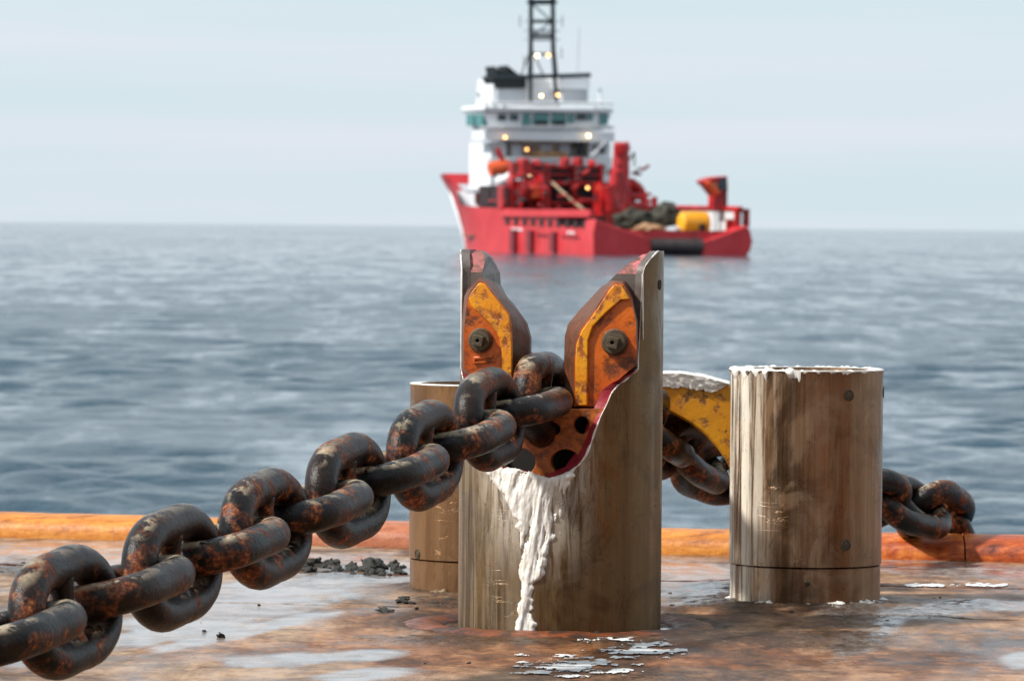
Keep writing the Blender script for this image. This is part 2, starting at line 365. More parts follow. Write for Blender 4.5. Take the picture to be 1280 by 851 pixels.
# ------------------------------------------------------------------ sea
SEA = CH-3.25
def build_sea():
    rr = [16.0]
    while rr[-1] < 42: rr.append(rr[-1]*1.02)
    while rr[-1] < 900: rr.append(rr[-1]*1.0032)
    while rr[-1] < 40000: rr.append(rr[-1]*1.03)
    rr = np.array(rr)
    aa = np.concatenate([np.linspace(-88, -9, 20)[:-1], np.linspace(-9, 9, 620), np.linspace(9, 88, 20)[1:]])*math.pi/180
    Rr, A = np.meshgrid(rr, aa, indexing='ij')
    X = Rr*np.sin(A); Y = Rr*np.cos(A); Z = np.zeros_like(X)
    dr = np.gradient(rr)[:, None]
    dens = 1.0*(np.abs(A) <= R(9.05))
    g = np.random.default_rng(3)
    env = .45+1.5*smooth(.42, .68, fbm(X/5, Y/16, 4, 40)); DX = np.zeros_like(X); DY = np.zeros_like(X)
    for i in range(130):
        lam = 0.32*(9/0.32)**g.random(); k = 2*math.pi/lam
        th = R(264)+g.normal()*R(30)
        amp = .0080*lam**.36*(.6+.8*g.random())
        if lam > 2.0: amp *= .62
        res = np.clip((lam/np.maximum(dr, Rr*5.2e-4)-2.5)/4, 0, 1)
        ph = k*(X*math.cos(th)+Y*math.sin(th))+g.random()*6.28
        s_ = np.sin(ph+.35*np.sin(ph))
        Z += amp*res*(s_ if lam > 3.2 else s_*env)
        cq = -.25*amp*res*np.cos(ph)*env; DX += math.cos(th)*cq; DY += math.sin(th)*cq
    Z *= np.clip(dens+.0, 0, 1)*np.clip((4500-Rr)/3500, 0, 1)*(.35+.65*np.clip((Rr-52)/50, 0, 1))
    # crests sharper
    fade = np.clip(dens, 0, 1)*np.clip((900-Rr)/500, 0, 1); X = X-DX*fade*-1; Y = Y-DY*fade*-1
    nr, na = X.shape
    me = bpy.data.meshes.new('sea'); V = np.stack([X, Y, Z+SEA], -1).reshape(-1, 3)
    I = np.arange(nr*na).reshape(nr, na); Fq = np.stack([I[:-1, :-1], I[:-1, 1:], I[1:, 1:], I[1:, :-1]], -1).reshape(-1, 4)[:, ::-1]
    me.vertices.add(len(V)); me.vertices.foreach_set('co', V.ravel()); me.loops.add(Fq.size); me.polygons.add(len(Fq))
    me.loops.foreach_set('vertex_index', Fq.ravel().astype(np.int32)); me.polygons.foreach_set('loop_start', np.arange(0, Fq.size, 4, dtype=np.int32))
    me.update(calc_edges=True); me.shade_smooth(); me.materials.append(M['sea'])
    o = bpy.data.objects.new('sea', me); col.objects.link(o); tag(o, kind='structure')
    b = MB(); b.add([(-4e4, -4e4, SEA-1.5), (4e4, -4e4, SEA-1.5), (4e4, 4e4, SEA-1.5), (-4e4, 4e4, SEA-1.5)], [(0, 1, 2, 3)])
build_sea()

# ------------------------------------------------------------------ own deck
def grid_obj(name, X, Y, Z, mats, parent=None, attrs=None):
    nr, na = X.shape; me = bpy.data.meshes.new(name); V = np.stack([X, Y, Z], -1).reshape(-1, 3)
    I = np.arange(nr*na).reshape(nr, na); Fq = np.stack([I[:-1, :-1], I[:-1, 1:], I[1:, 1:], I[1:, :-1]], -1).reshape(-1, 4)
    me.from_pydata(V.tolist(), [], Fq.tolist()); me.shade_smooth(); me.materials.append(mats)
    for k, a in (attrs or {}).items():
        at_ = me.attributes.new(k, 'FLOAT', 'POINT'); at_.data.foreach_set('value', a.ravel().astype(np.float32))
    o = bpy.data.objects.new(name, me); col.objects.link(o)
    if parent: o.parent = parent
    return o
FORK = at(699, 790, 14.2); FORK = Vector((FORK.x, 14.2, 0)); FR = .2815
PINR = Vector((at(1006.5, 700, 15.1).x, 15.1, 0)); PRR = .2245
PINL = Vector((at(604, 700, 15.45).x, 15.45, 0)); PLR = .2245
lipA = on_z(0, 672); lipB = on_z(1280, 703)
lslope = (lipB.y-lipA.y)/(lipB.x-lipA.x)
def lip_y(x): return lipA.y+(x-lipA.x)*lslope
def PX(X, Y):      # deck point -> photo pixels (numpy)
    dz = -CH*np.ones_like(X); d = X*F.x+Y*F.y+dz*F.z
    return 640+(X*RT.x+Y*RT.y+dz*RT.z)*FPX/d, 425.5-(X*UP.x+Y*UP.y+dz*UP.z)*FPX/d
def blob(px, py, cx, cy, rx, ry, ang=0):
    a = R(ang); dx = px-cx; dy = py-cy; u = dx*math.cos(a)+dy*math.sin(a); v = -dx*math.sin(a)+dy*math.cos(a)
    return 1-np.sqrt((u/rx)**2+(v/ry)**2)
def deck_maps(X, Y):
    px, py = PX(X, Y)
    wob = (fbm(px/60, py/12, 4, 11)-.5)*1.3
    wob2 = (fbm(px/25, py/6, 4, 21)-.5)*1.2
    wet = -np.ones_like(X)*2
    for b in [(250, 700, 330, 17, 0), (90, 690, 140, 14, 0), (330, 745, 190, 30, -12), (300, 790, 120, 9, -12), (190, 795, 170, 12, -8), (450, 720, 120, 20, -8),
              (450, 843, 66, 9, -2), (395, 822, 110, 10, -3), (90, 812, 120, 14, -8), (860, 715, 75, 20, 0), (870, 740, 60, 16, 0),
              (1150, 768, 120, 9, -8), (1095, 790, 62, 16, -28), (1190, 712, 120, 12, 2), (1120, 706, 60, 9, 2), (1279, 825, 30, 12, 0), (845, 780, 26, 8, 0), (1240, 757, 90, 7, 0), (1060, 765, 50, 10, 0)]:
        wet = np.maximum(wet, blob(px, py, *b))
    wet = smooth(-.12, .40, wet+wob*.9+wob2*.35)*(.75+.25*smooth(.3, .6, fbm(px/40, py/5, 4, 5)))
    mud = -np.ones_like(X)*2
    for b in [(930, 752, 120, 20, 0), (1100, 768, 110, 22, 0), (905, 735, 50, 14, 0), (560, 752, 70, 12, 0), (440, 715, 90, 12, 0), (20, 712, 50, 10, 0), (1010, 800, 150, 18, 0),
              (530, 775, 60, 14, 0), (700, 798, 210, 10, 0), (600, 800, 200, 8, 0), (1180, 760, 90, 12, 0), (820, 770, 60, 14, 0)]:
        mud = np.maximum(mud, blob(px, py, *b))
    mud = smooth(0, .5, mud+wob2*.8)*.9
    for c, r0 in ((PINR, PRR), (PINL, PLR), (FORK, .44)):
        d = np.hypot(X-c.x, Y-c.y); mud = np.maximum(mud, smooth(r0+.13, r0+.01, d+.10*(fbm(X*7, Y*7, 4, 91)-.5)))  # dark ring at each foot: grime plus painted contact shadow
    red = np.clip(smooth(450, 620, px)*.35+smooth(-.3, .5, blob(px, py, 620, 800, 260, 50)+wob)*.8+smooth(0, .4, blob(px, py, 330, 812, 200, 20)+wob)*.6 +
                  smooth(0, .5, blob(px, py, 1150, 830, 220, 30)+wob)*.35+smooth(0, .5, blob(px, py, 880, 820, 200, 20)+wob)*.5, 0, 1)
    Z = (fbm(X*1.4, Y*1.2, 3, 50)-.5)*.012
    for c, r0, hgt in ((PINR, PRR, .004), (PINL, PLR, .003)):
        d = np.hypot(X-c.x, Y-c.y); Z += hgt*smooth(r0+.16, r0+.01, d)+.006*smooth(r0+.5, r0+.1, d)*(.2+fbm(X*5, Y*5, 4, 60))
    d = np.hypot(X-FORK.x, Y-FORK.y); Z += -.012*smooth(.50, .36, d)
    Z += mud*(fbm(X*30, Y*30, 3, 70))*.012 + (fbm(X*60, Y*25, 2, 80)-.5)*.002*(1-wet)
    return wet, mud, red, Z
deck = empty('deck'); tag(deck, kind='structure')
edgesx = [-7.0, -2.5, 2.5, 7.0]
edgesy = [8.5, 11.9, 14.75, 16.05, 17.0]
for i in range(len(edgesx)-1):
    for j in range(len(edgesy)):
        x0, x1 = edgesx[i]+.002, edgesx[i+1]-.002
        ya = edgesy[j]+.002; yb = (edgesy[j+1] if j+1 < len(edgesy) else None)
        inner = (abs(x0+x1)/2 < 1)
        nx = int((x1-x0)/(.013 if inner else .06)); ny = 8+int(((yb or 17.7)-ya)/(.022 if inner else .08))
        u, v = np.meshgrid(np.linspace(0, 1, nx), np.linspace(0, 1, ny), indexing='xy')
        X = x0+(x1-x0)*u
        sl = lambda y: y+lslope*(X)*.8
        Y0 = sl(ya); Y1 = sl(yb-.002) if yb else lipA.y+(X-lipA.x)*lslope+.06
        Y = Y0+(Y1-Y0)*v
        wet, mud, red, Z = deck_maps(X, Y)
        e = np.minimum(np.minimum(u*(x1-x0), (1-u)*(x1-x0)), np.minimum(v, 1-v)*(Y1-Y0))
        Z = Z-.006*smooth(.012, 0, e)
        # skirt down at the edge
        Z[0, :] -= .012; Z[-1, :] -= .012; Z[:, 0] -= .012; Z[:, -1] -= .012
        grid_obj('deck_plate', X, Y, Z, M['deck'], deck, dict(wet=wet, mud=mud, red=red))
b = MB(); b.box(-7, -6, -.4, 7, 17.5, -.03); b.build('deck_bed', M['mud'], deck)
b = MB(); b.box(-7, -6, -.03, 7, 8.48, .0); b.build('deck_plate', M['deck'], deck)
b = MB(); b.box(-7, 17.0, SEA-1, 7, 17.55, -.41); b.build('hull_side', M['lip_red'], deck)

b = MB(); b.box(-8.5, -34, .0, 8.5, -13, 13.0); b.box(-6.5, -30, 13.0, 6.5, -15, 17.0); b.box(-8.5, -13, 6.0, -7.6, -11, 9.0); b.box(6.2, -13, 0, 8.4, -7, 7.5)  # unseen deckhouse mass behind the camera, added to block sky light
for k in range(8): b.box(-7+k*1.8, -12.98, 8.2, -5.9+k*1.8, -12.9, 9.4)
b.build('unseen_deckhouse_blocker', m_simple('house_blocker_dark', (.16, .055, .04), .55, var=.3, scale=.5), deck, bevel=.05)
b = MB(); b.box(7.3, -13, 0, 7.9, 12.5, 3.3); b.build('unseen_rail_blocker', m_simple('rail_blocker_dark', (.14, .06, .035), .55, var=.4, scale=.8), deck, bevel=.04)  # unseen rail on the right, added to cut sky light from that side
# raised rounded edge at the stern, built in lengths
lip = empty('stern_edge'); tag(lip, kind='structure')
segs = [(-900, 268, 'lip_orange', 0), (272, 640, 'lip_red', -.004), (644, 960, 'lip_orange', .002), (964, 1194, 'lip_dark', .0), (1196, 2300, 'lip_dark', .003)]
for p0, p1, mt, dz in segs:
    xa = (p0-640)/FPX*17.5; xb = (p1-640)/FPX*17.5; n = max(8, int((xb-xa)/.03)); vs = []; m = 14
    for i in range(n+1):
        x = xa+(xb-xa)*i/n; y0 = lip_y(x)
        for k in range(m+1):
            q = math.pi*k/m; wv = (float(fbm(x*2.5, 3.1, 3, 9))-.5)*.016
            hy = .085+dz+wv
            px_ = y0+.13-.13*math.cos(q)*(1 if k else 1.02); z = hy*math.sin(q)**.62
            vs.append((x, px_, z-.004+ (float(fbm(x*20, k, 2, 5))-.5)*.003))
        vs.append((x, y0+.27, -.5)); vs.append((x, y0, -.05))
    mm = m+3; fs = []
    for i in range(n):
        for k in range(mm):
            fs.append((i*mm+k, i*mm+(k+1) % mm, (i+1)*mm+(k+1) % mm, (i+1)*mm+k))
    fs.append(tuple(range(mm))); fs.append(tuple(n*mm+k for k in range(mm))[::-1])
    b = MB(); b.add(vs, fs); b.build('edge_bar', M[mt], lip, smooth=50)

# ------------------------------------------------------------------ guide pins
def noisy_lathe(prof, n=160, amp=0.0):
    b = MB(); b.lathe(prof, n, cap=True); return b
def on_cyl(px, py, c, r):          # photo pixel -> point on a vertical cylinder's near side
    d = ray(px, py); ox, oy = -c.x, -c.y; a = d.x*d.x+d.y*d.y; bb = ox*d.x+oy*d.y; cc = ox*ox+oy*oy-r*r
    k = (-bb-math.sqrt(max(0, bb*bb-a*cc)))/a; return Vector((0, 0, CH))+d*k
def screw(parent, px, py, c, r, rad=.016):
    p = on_cyl(px, py, c, r); nrm = Vector((p.x-c.x, p.y-c.y, 0)).normalized()
    q = nrm.to_track_quat('Z', 'Y').to_matrix().to_4x4()
    b = MB(); b.lathe([(rad*1.0, -.006), (rad*1.0, .0022), (rad*.84, .0028), (rad*.82, .0008), (rad*.5, .0007), (rad*.48, .002), (rad*.2, .0022), (rad*.18, .0012), (.0005, .0012)], 28)
    for k in range(3):
        a = k*math.pi/3; b.box(-.0012, -rad*.7, -.0012, .0012, rad*.7, .001) if k == 0 else None
    o = b.build('screw', M['bolt'], parent, smooth=40); o.matrix_local = Matrix.Translation(p-parent.location) @ q
    return o
zR = CH-(462-286.5)/(FPX/15.1)
def guide_pin(c, r, ztop, label, mat, seam_z, cat='guide pin'):
    e = empty('guide_pin', c); tag(e, label, cat)
    b = MB(); b.lathe([(r-.01, seam_z+.001), (r, seam_z+.004), (r, ztop*.5), (r, ztop-.004), (r-.004, ztop), (r-.03, ztop), (r-.032, ztop-.01), (.001, ztop-.012)], 160, cap=False)
    b.build('shaft', mat, e, smooth=40)
    b = MB(); b.lathe([(r-.003, -.03), (r-.003, seam_z-.002), (r-.007, seam_z+.0005)], 160, cap=False); b.build('base_sleeve', mat, e, smooth=40)
    # grease squeezed round the foot
    n, m = 420, 9; vs = []; fs = []
    for i in range(n):
        a = 2*math.pi*i/n; ca, sa = math.cos(a), math.sin(a); w_ = float(smooth(.44, .66, fbm(ca*4+20, sa*4+20, 4, 3)))
        for j in range(m):
            t_ = j/(m-1); q = float(fbm(ca*26+t_*3+9, sa*26+t_*5, 3, 8)); rr_ = r-.002+(.004+.050*w_*(.5+q))*t_
            h_ = (.003+.013*w_*(.3+1.3*q))*(1-t_)**.8-.010*t_**3
            vs.append((rr_*ca, rr_*sa, h_+.004))
    for i in range(n):
        for k in range(m-1): fs.append((i*m+k, i*m+k+1, ((i+1) % n)*m+k+1, ((i+1) % n)*m+k))
    b = MB(); b.add(vs, fs); b.build('grease_foot', M['grease'] if c == PINR else M['foot_dirt'], e, smooth=60)
    return e
pr = guide_pin(PINR, PRR, zR, 'wide short steel guide pin standing alone at right, grease round its foot', M['pin'], .115)
for s_ in ((1061, 494), (1057, 681), (1104, 490)): screw(pr, *s_, PINR, PRR, .017)
screw(pr, 1009, 729, PINR, PRR, .008)
zL = CH-(479-282)/(FPX/15.45)
pl = guide_pin(PINL, PLR, zL, 'brown steel guide pin half hidden behind the left side of the forked pin', M['pin_left'], .10)
screw(pl, 522, 692, PINL, PLR, .015)
# grease lip along the top rim of the right pin
def rim_grease(c, r, z, a0, a1, name, parent, s=0, big=1.0):
    b = MB(); n = 150; vs = []; fs = []
    for i in range(n):
        a = a0+(a1-a0)*i/(n-1); q = float(fbm(a*14, s, 4, 31+s)); t_ = max(.0015, (q-.38)*.045*big); h = max(.002, (q-.35)*.05*big)
        drop = max(.003, (float(fbm(a*10+5, s, 4, 77+s))-.45)*.16*big)
        for rr_, zz in ((r-.03, z+.0005), (r-.012, z+h*.8), (r+t_*.3, z+h*.5), (r+t_, z-drop*.4), (r+.0005, z-drop)):
            vs.append((rr_*math.cos(a), rr_*math.sin(a), zz))
    for i in range(n-1):
        for k in range(4): fs.append((i*5+k, i*5+k+1, (i+1)*5+k+1, (i+1)*5+k))
    b.add(vs, fs); return b.build(name, M['grease'], parent, smooth=60)
rim_grease(PINR, PRR, zR, R(176), R(262), 'rim_grease', pr, 0, .5)
rim_grease(PINR, PRR, zR, R(262), R(380), 'rim_grease', pr, 2, .3)
rim_grease(PINR, PRR, zR, R(20), R(176), 'rim_grease', pr, 3, .4)
rim_grease(PINL, PLR, zL, R(150), R(270), 'rim_grease', pl, 4, .06)

# ------------------------------------------------------------------ forked pin (chain stopper)
YAW = R(12)                      # slot looks 12 degrees to the camera's left
fdir = Vector((-math.sin(YAW), -math.cos(YAW), 0))     # out of the slot, to the camera
fx = Vector((math.cos(YAW), -math.sin(YAW), 0))        # right along the flat face
fork = empty('forked_chain_pin', FORK)
tag(fork, 'tall forked steel pin gripping the chain between two orange jaw plates, white grease on front', 'chain stopper')
def fk(px, py, l):               # pixel -> fork-local (lx, z) on plane at distance l before the axis
    d = ray(px, py); o = Vector((0, 0, CH))-FORK; k = (l-o.dot(fdir))/d.dot(fdir); p = o+d*k; return p.dot(fx), p.z
def fl(lx, l, z): return fx*lx+fdir*l+Vector((0, 0, z))     # to parent-local point
def poly(pts, l): return [fl(*(lambda a: (a[0], l, a[1]))(fk(x, y, l))) for x, y in pts]
# outline of the cut in the outer shell
cut = [(803, 342), (803, 400), (803, 452), (797, 461), (785, 472), (772, 482), (764, 492), (757, 508), (750, 522), (744, 538), (738, 556), (733, 568), (724, 581), (712, 591), (700, 596), (686, 599), (670, 594), (650, 588), (628, 586), (610, 579), (596, 555), (588, 520), (583, 485), (578, 468), (576.5, 460)]
phis = []; zs = []
for (x, y) in cut:
    p = on_cyl(x, y, FORK, FR)-FORK; phis.append(math.atan2(p.dot(fx), p.dot(fdir))); zs.append(p.z)
phis = np.array(phis); zs = np.array(zs); od = np.argsort(phis, kind='stable'); phis = phis[od]; zs = zs[od]
phis = phis+np.arange(len(phis))*1e-5
zside = on_cyl(803, 342, FORK, FR).z; ztop = on_cyl(822, 314, FORK, FR).z
hp = max(abs(phis[0]), abs(phis[-1])); print('cut angles', math.degrees(phis[0]), math.degrees(phis[-1]))
def shell_top(a):                # a: angle from the slot direction, -180..180
    j = .004*(float(fbm(a*40, 1, 3, 5))-.5)
    back = abs(a) > math.pi/2
    aa = a if not back else (math.pi-abs(a))*(1 if a > 0 else -1)
    if phis[0] < aa < phis[-1]: return float(np.interp(aa, phis, zs))+j+(.03 if back else 0)
    lim = phis[-1] if aa > 0 else phis[0]
    t_ = (abs(aa)-abs(lim))/(math.pi/2-abs(lim))
    return zside+(ztop-zside)*math.sqrt(max(0, min(1, t_*1.6)))+j*.4
def build_shell():
    angs = sorted(set([round(x, 5) for x in np.linspace(-math.pi, math.pi, 420)[:-1]]+[round(float(p), 5) for p in phis]+[round(float(phis[-1])+.012, 5), round(float(phis[0])-.012, 5)]))
    n = len(angs); rows = 26; T = .024; b = MB(); vo = []; vi = []
    tops = [shell_top(a) for a in angs]
    for a, tp in zip(angs, tops):
        for k in range(rows+1):
            z = -.04+(tp+.04)*k/rows
            vo.append(fl(math.sin(a)*FR, math.cos(a)*FR, z)); vi.append(fl(math.sin(a)*(FR-T), math.cos(a)*(FR-T), z))
    K = rows+1; N = n*K; fo = []; fi = []; ft = []; ftg = []
    for i in range(n):
        j = (i+1) % n
        for k in range(rows):
            fo.append((i*K+k, j*K+k, j*K+k+1, i*K+k+1)); fi.append((N+i*K+k, N+i*K+k+1, N+j*K+k+1, N+j*K+k))
        q = (i*K+rows, j*K+rows, N+j*K+rows, N+i*K+rows)
        (ft if max(tops[i], tops[j]) < zs.max()*.86 else ftg).append(q)
    b.add(vo+vi, []); b.mi = 0; b.f += fo; b.m += [0]*len(fo); b.f += fi; b.m += [1]*len(fi); b.f += ft; b.m += [1]*len(ft); b.f += ftg; b.m += [2]*len(ftg)
    b.build('shell', [M['fork'], M['red_edge'], M['core']], fork, smooth=40)
    # ragged bead along the cut
    pts = [fl(math.sin(a)*(FR+.0005), math.cos(a)*(FR+.0005), tp) for a, tp in zip(angs, tops) if phis[0]-.3 < a < phis[-1]+.35]
    b = MB(); b.tube(pts, [.0005+.0045*max(0, float(fbm(i*.35, 2, 3, 8))-.35)*1.6 for i in range(len(pts))], 6)
    b.build('cut_edge_bead', M['grease'], fork, smooth=60)
build_shell()
# core: two prongs with a flat front, intersected with the cylinder
LF = .098
ofr = [(560, 900), (560, 352), (577, 346), (579, 322), (586, 313), (594, 311), (601, 314), (603, 345), (606, 356), (622, 380), (628, 420), (612, 440), (612, 530), (626, 556), (650, 572), (700, 575), (728, 560), (748, 530), (750, 440), (722, 420), (728, 396), (757, 356), (783, 330), (800, 318), (812, 314), (840, 312), (840, 900)]
obk = [(620, 900), (620, 352), (606, 340), (606, 322), (607, 315), (608, 315), (615, 322), (625, 340), (626, 356), (641, 384), (655, 410), (650, 440), (650, 530), (660, 556), (670, 572), (720, 575), (748, 560), (768, 530), (770, 440), (736, 420), (740, 396), (768, 354), (790, 330), (806, 320), (818, 318), (860, 318), (860, 900)]
ofr = ofr; bf = MB(); A = poly(ofr, LF); Bk = poly(obk, -.07)
bf.loft(A, Bk); core = bf.build('prong_core', M['core'], fork)
bc = MB(); bc.lathe([(FR-.0245, -.03), (FR-.0245, ztop+.2)], 128); cyl = bc.build('cutter', M['core'], fork)
mb_ = core.modifiers.new('b', 'BOOLEAN'); mb_.operation = 'INTERSECT'; mb_.object = cyl; mb_.solver = 'EXACT'
# chamfer wedges at the front of each tip (worn pink primer)
bw = MB(); zc = fk(590, 347, LF)[1]
bw.loft([fl(-.4, LF+.02, zc-.02*0-.004), fl(-.4, LF+.02, zc+.3), fl(-.4, LF-.14, zc+.3), fl(-.4, LF-.075, zc+.085)],
        [fl(.4, LF+.02, zc-.004), fl(.4, LF+.02, zc+.3), fl(.4, LF-.14, zc+.3), fl(.4, LF-.075, zc+.085)])
cw = bw.build('cutter2', M['pink_top'], fork)
m2 = core.modifiers.new('b2', 'BOOLEAN'); m2.operation = 'DIFFERENCE'; m2.object = cw; m2.solver = 'EXACT'
bake(core)
if 'pink_worn_primer' not in [m_.name for m_ in core.data.materials if m_]: core.data.materials.append(M['pink_top'])
pi = [i for i, m_ in enumerate(core.data.materials) if m_ and m_.name == 'pink_worn_primer'][0]
for p in core.data.polygons:
    c_ = p.center; n_ = p.normal; l_ = Vector(c_).dot(fdir)
    if c_.z > zc+.005 and n_.z > .15 and n_.dot(fdir) > .3: p.material_index = pi
for o in (cyl, cw): bpy.data.objects.remove(o)

# jaw plates
def jaw(front, back, l0, l1, rib, bolt, brad, extra, label):
    A = poly(front, l1); Bp = poly(back, l0)
    Bb = poly(back, l0-.05) if False else [p-fdir*(.03) for p in Bp]
    b = MB(); b.mi = 1; b.loft(A, Bp, False, False); b.loft(Bp, Bb, False, True); b.mi = 0; b.add(A, [tuple(range(len(A)))])
    e = b.build('jaw_plate', [M['jaw_orange'], M['jaw_side']], fork, bevel=.004); tag(e, label)
    Rb = poly(rib, l1+.011); Rc = [p-fdir*.012 for p in poly(rib, l1+.011)]
    b = MB(); b.loft(Rc, Rb); r_ = b.build('raised_rib', M['jaw_yellow'], e, bevel=.003)
    lx, z = fk(bolt[0], bolt[1], l1+.01); c = fl(lx, l1, z)
    q = Matrix((fx, Vector((0, 0, 1)).cross(fx)*-1, Vector((0, 0, 1)))).transposed()
    rot = Matrix(((fx.x, 0, fdir.x), (fx.y, 0, fdir.y), (0, 1, 0)))     # local x->fx, y->z, z->fdir
    b = MB(); b.lathe([(brad*1.0, -.002), (brad*1.0, .006), (brad*.93, .008), (brad*.90, .008), (brad*.88, .018), (brad*.80, .024), (brad*.30, .025)], 40)
    o = b.build('bolt', M['bolt'], e, smooth=35); o.matrix_local = Matrix.Translation(c) @ rot.to_4x4()
    s_ = brad*.42; b = MB()
    a_ = R(-12); sq = [(-s_, -s_), (s_, -s_), (s_, s_), (-s_, s_)]; sq = [(x*math.cos(a_)-y*math.sin(a_), x*math.sin(a_)+y*math.cos(a_)) for x, y in sq]
    n = 20; hr = s_*.36
    circ = [(hr*math.cos(2*math.pi*k/n-2.356+a_), hr*math.sin(2*math.pi*k/n-2.356+a_)) for k in range(n)]
    sqp = []
    for k in range(n):
        i, f_ = divmod(k*4/n, 1); p0, p1 = sq[int(i) % 4], sq[(int(i)+1) % 4]; sqp.append((p0[0]+(p1[0]-p0[0])*f_, p0[1]+(p1[1]-p0[1])*f_))
    z0, z1 = .020, .042
    vs = [(x, y, z0) for x, y in sqp]+[(x, y, z1) for x, y in sqp]+[(x, y, z1) for x, y in circ]+[(x, y, z1-.018) for x, y in circ]
    fs = [(k, (k+1) % n, n+(k+1) % n, n+k) for k in range(n)]+[(n+k, n+(k+1) % n, 2*n+(k+1) % n, 2*n+k) for k in range(n)]+[(2*n+k, 2*n+(k+1) % n, 3*n+(k+1) % n, 3*n+k) for k in range(n)]+[tuple(3*n+k for k in range(n))]
    b.add(vs, fs); o = b.build('square_head', M['bolt'], e, bevel=.0015); o.matrix_local = Matrix.Translation(c) @ rot.to_4x4()
    for ex in extra:
        P = poly(ex, l1+.007); Q = [p-fdir*.008 for p in P]; b = MB(); b.loft(Q, P); b.build('weld_mark', M['jaw_orange'], e, bevel=.002)
    return e
L1 = .20
jaw([(584.5, 371), (588, 364), (599, 351), (606, 353), (622, 373), (637, 392), (640, 406), (641, 440), (641, 482), (600, 480), (589, 471), (580, 460), (580, 412)],
    [(580, 371), (584, 362), (600, 346), (612, 351), (640, 380), (657, 404), (662, 422), (662, 452), (650, 492), (600, 486), (586, 476), (577, 462), (577, 410)],
    .11, L1, [(585.5, 371), (589, 365), (599, 353), (605, 355), (621, 375), (636, 393.5), (639, 407), (640, 440), (640, 480), (627, 480), (627, 440), (623, 420), (611, 403), (588, 381)],
    (600, 425.5), .034, [[(591, 446), (616, 444), (616, 447), (594, 449.5), (594, 452.5), (616, 450.5), (615.5, 453), (591.5, 455)]], 'left jaw plate, orange paint and yellow rib, square bolt')
jaw([(718, 508), (718, 450), (719, 430), (726, 412), (739, 394), (760, 362), (768, 353), (779, 355), (789, 374), (795, 402), (796, 455), (783, 466), (768, 479), (756, 492), (747, 508)],
    [(707, 508), (705, 450), (706, 420), (710, 405), (724, 388), (752, 358), (765, 350), (781, 351), (792, 372), (799, 402), (799, 457), (787, 470), (772, 483), (760, 495), (750, 510)],
    .11, L1, [(719, 507), (719, 450), (720, 431), (727, 413), (740, 395), (761, 363), (768, 355), (777, 356.5), (787, 374), (776, 375), (757, 391), (741, 408), (735, 425), (734, 507)],
    (768, 428), .037, [], 'right jaw plate, worn yellow rib and large rusty bolt')
# rusty plate with round holes under the jaws
def holed_plate(name, outline_px, holes_px, l, th, mat, parent):
    cu = bpy.data.curves.new(name, 'CURVE'); cu.dimensions = '2D'; cu.fill_mode = 'BOTH'; cu.extrude = th/2; cu.bevel_depth = .002; cu.bevel_resolution = 1
    def spl(pts):
        s_ = cu.splines.new('POLY'); s_.points.add(len(pts)-1); s_.use_cyclic_u = True
        for i, (x, z) in enumerate(pts): s_.points[i].co = (x, z, 0, 1)
    spl([fk(x, y, l) for x, y in outline_px])
    for (hx, hy, rx, ry) in holes_px:
        spl([fk(hx+rx*math.cos(k*math.pi/12), hy+ry*math.sin(k*math.pi/12), l) for k in range(24)])
    o = bpy.data.objects.new(name+'_c', cu); col.objects.link(o)
    dg = bpy.context.evaluated_depsgraph_get(); me = bpy.data.meshes.new_from_object(o.evaluated_get(dg)); bpy.data.objects.remove(o)
    me.materials.clear(); me.materials.append(mat)
    p = bpy.data.objects.new(name, me); col.objects.link(p); p.parent = parent
    rot = Matrix(((fx.x, 0, fdir.x), (fx.y, 0, fdir.y), (0, 1, 0)))
    p.matrix_local = Matrix.Translation(fdir*l) @ rot.to_4x4(); return p
holed_plate('holed_plate', [(628, 512), (700, 512), (757, 511), (750, 530), (744, 548), (738, 566), (728, 580), (712, 592), (690, 602), (660, 602), (636, 590), (625, 560)],
            [(728, 531, 11, 12), (708, 577, 19, 17), (652, 577, 20, 18), (681, 536, 22, 12)], .205, .03, M['inner_rust'], fork)
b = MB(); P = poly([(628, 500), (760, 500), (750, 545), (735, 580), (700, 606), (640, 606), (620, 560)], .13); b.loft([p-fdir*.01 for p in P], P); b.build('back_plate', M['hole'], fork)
fl_px = [(x, y) for x, y in cut if y > 458 and x > 684]
Ao = [on_cyl(x, y, FORK, FR-.004)-FORK for x, y in fl_px]; Ai = []
for i, (x, y) in enumerate(fl_px):
    q_ = min(1, i/3); Ai.append(fl(*(lambda a: (a[0], .212, a[1]))(fk(x-11*q_*(1 if x > 712 else .5), y-5*q_-(3 if x < 725 else 0), .212))))
n = len(Ao); b = MB(); b.add(Ao+Ai+[p-fdir*.012 for p in Ai]+[p-fdir*.012 for p in Ao], [(k*n+i, k*n+i+1, ((k+1) % 4)*n+i+1, ((k+1) % 4)*n+i) for k in range(4) for i in range(n-1)])
b.build('red_flange', M['red_edge'], fork, smooth=50)
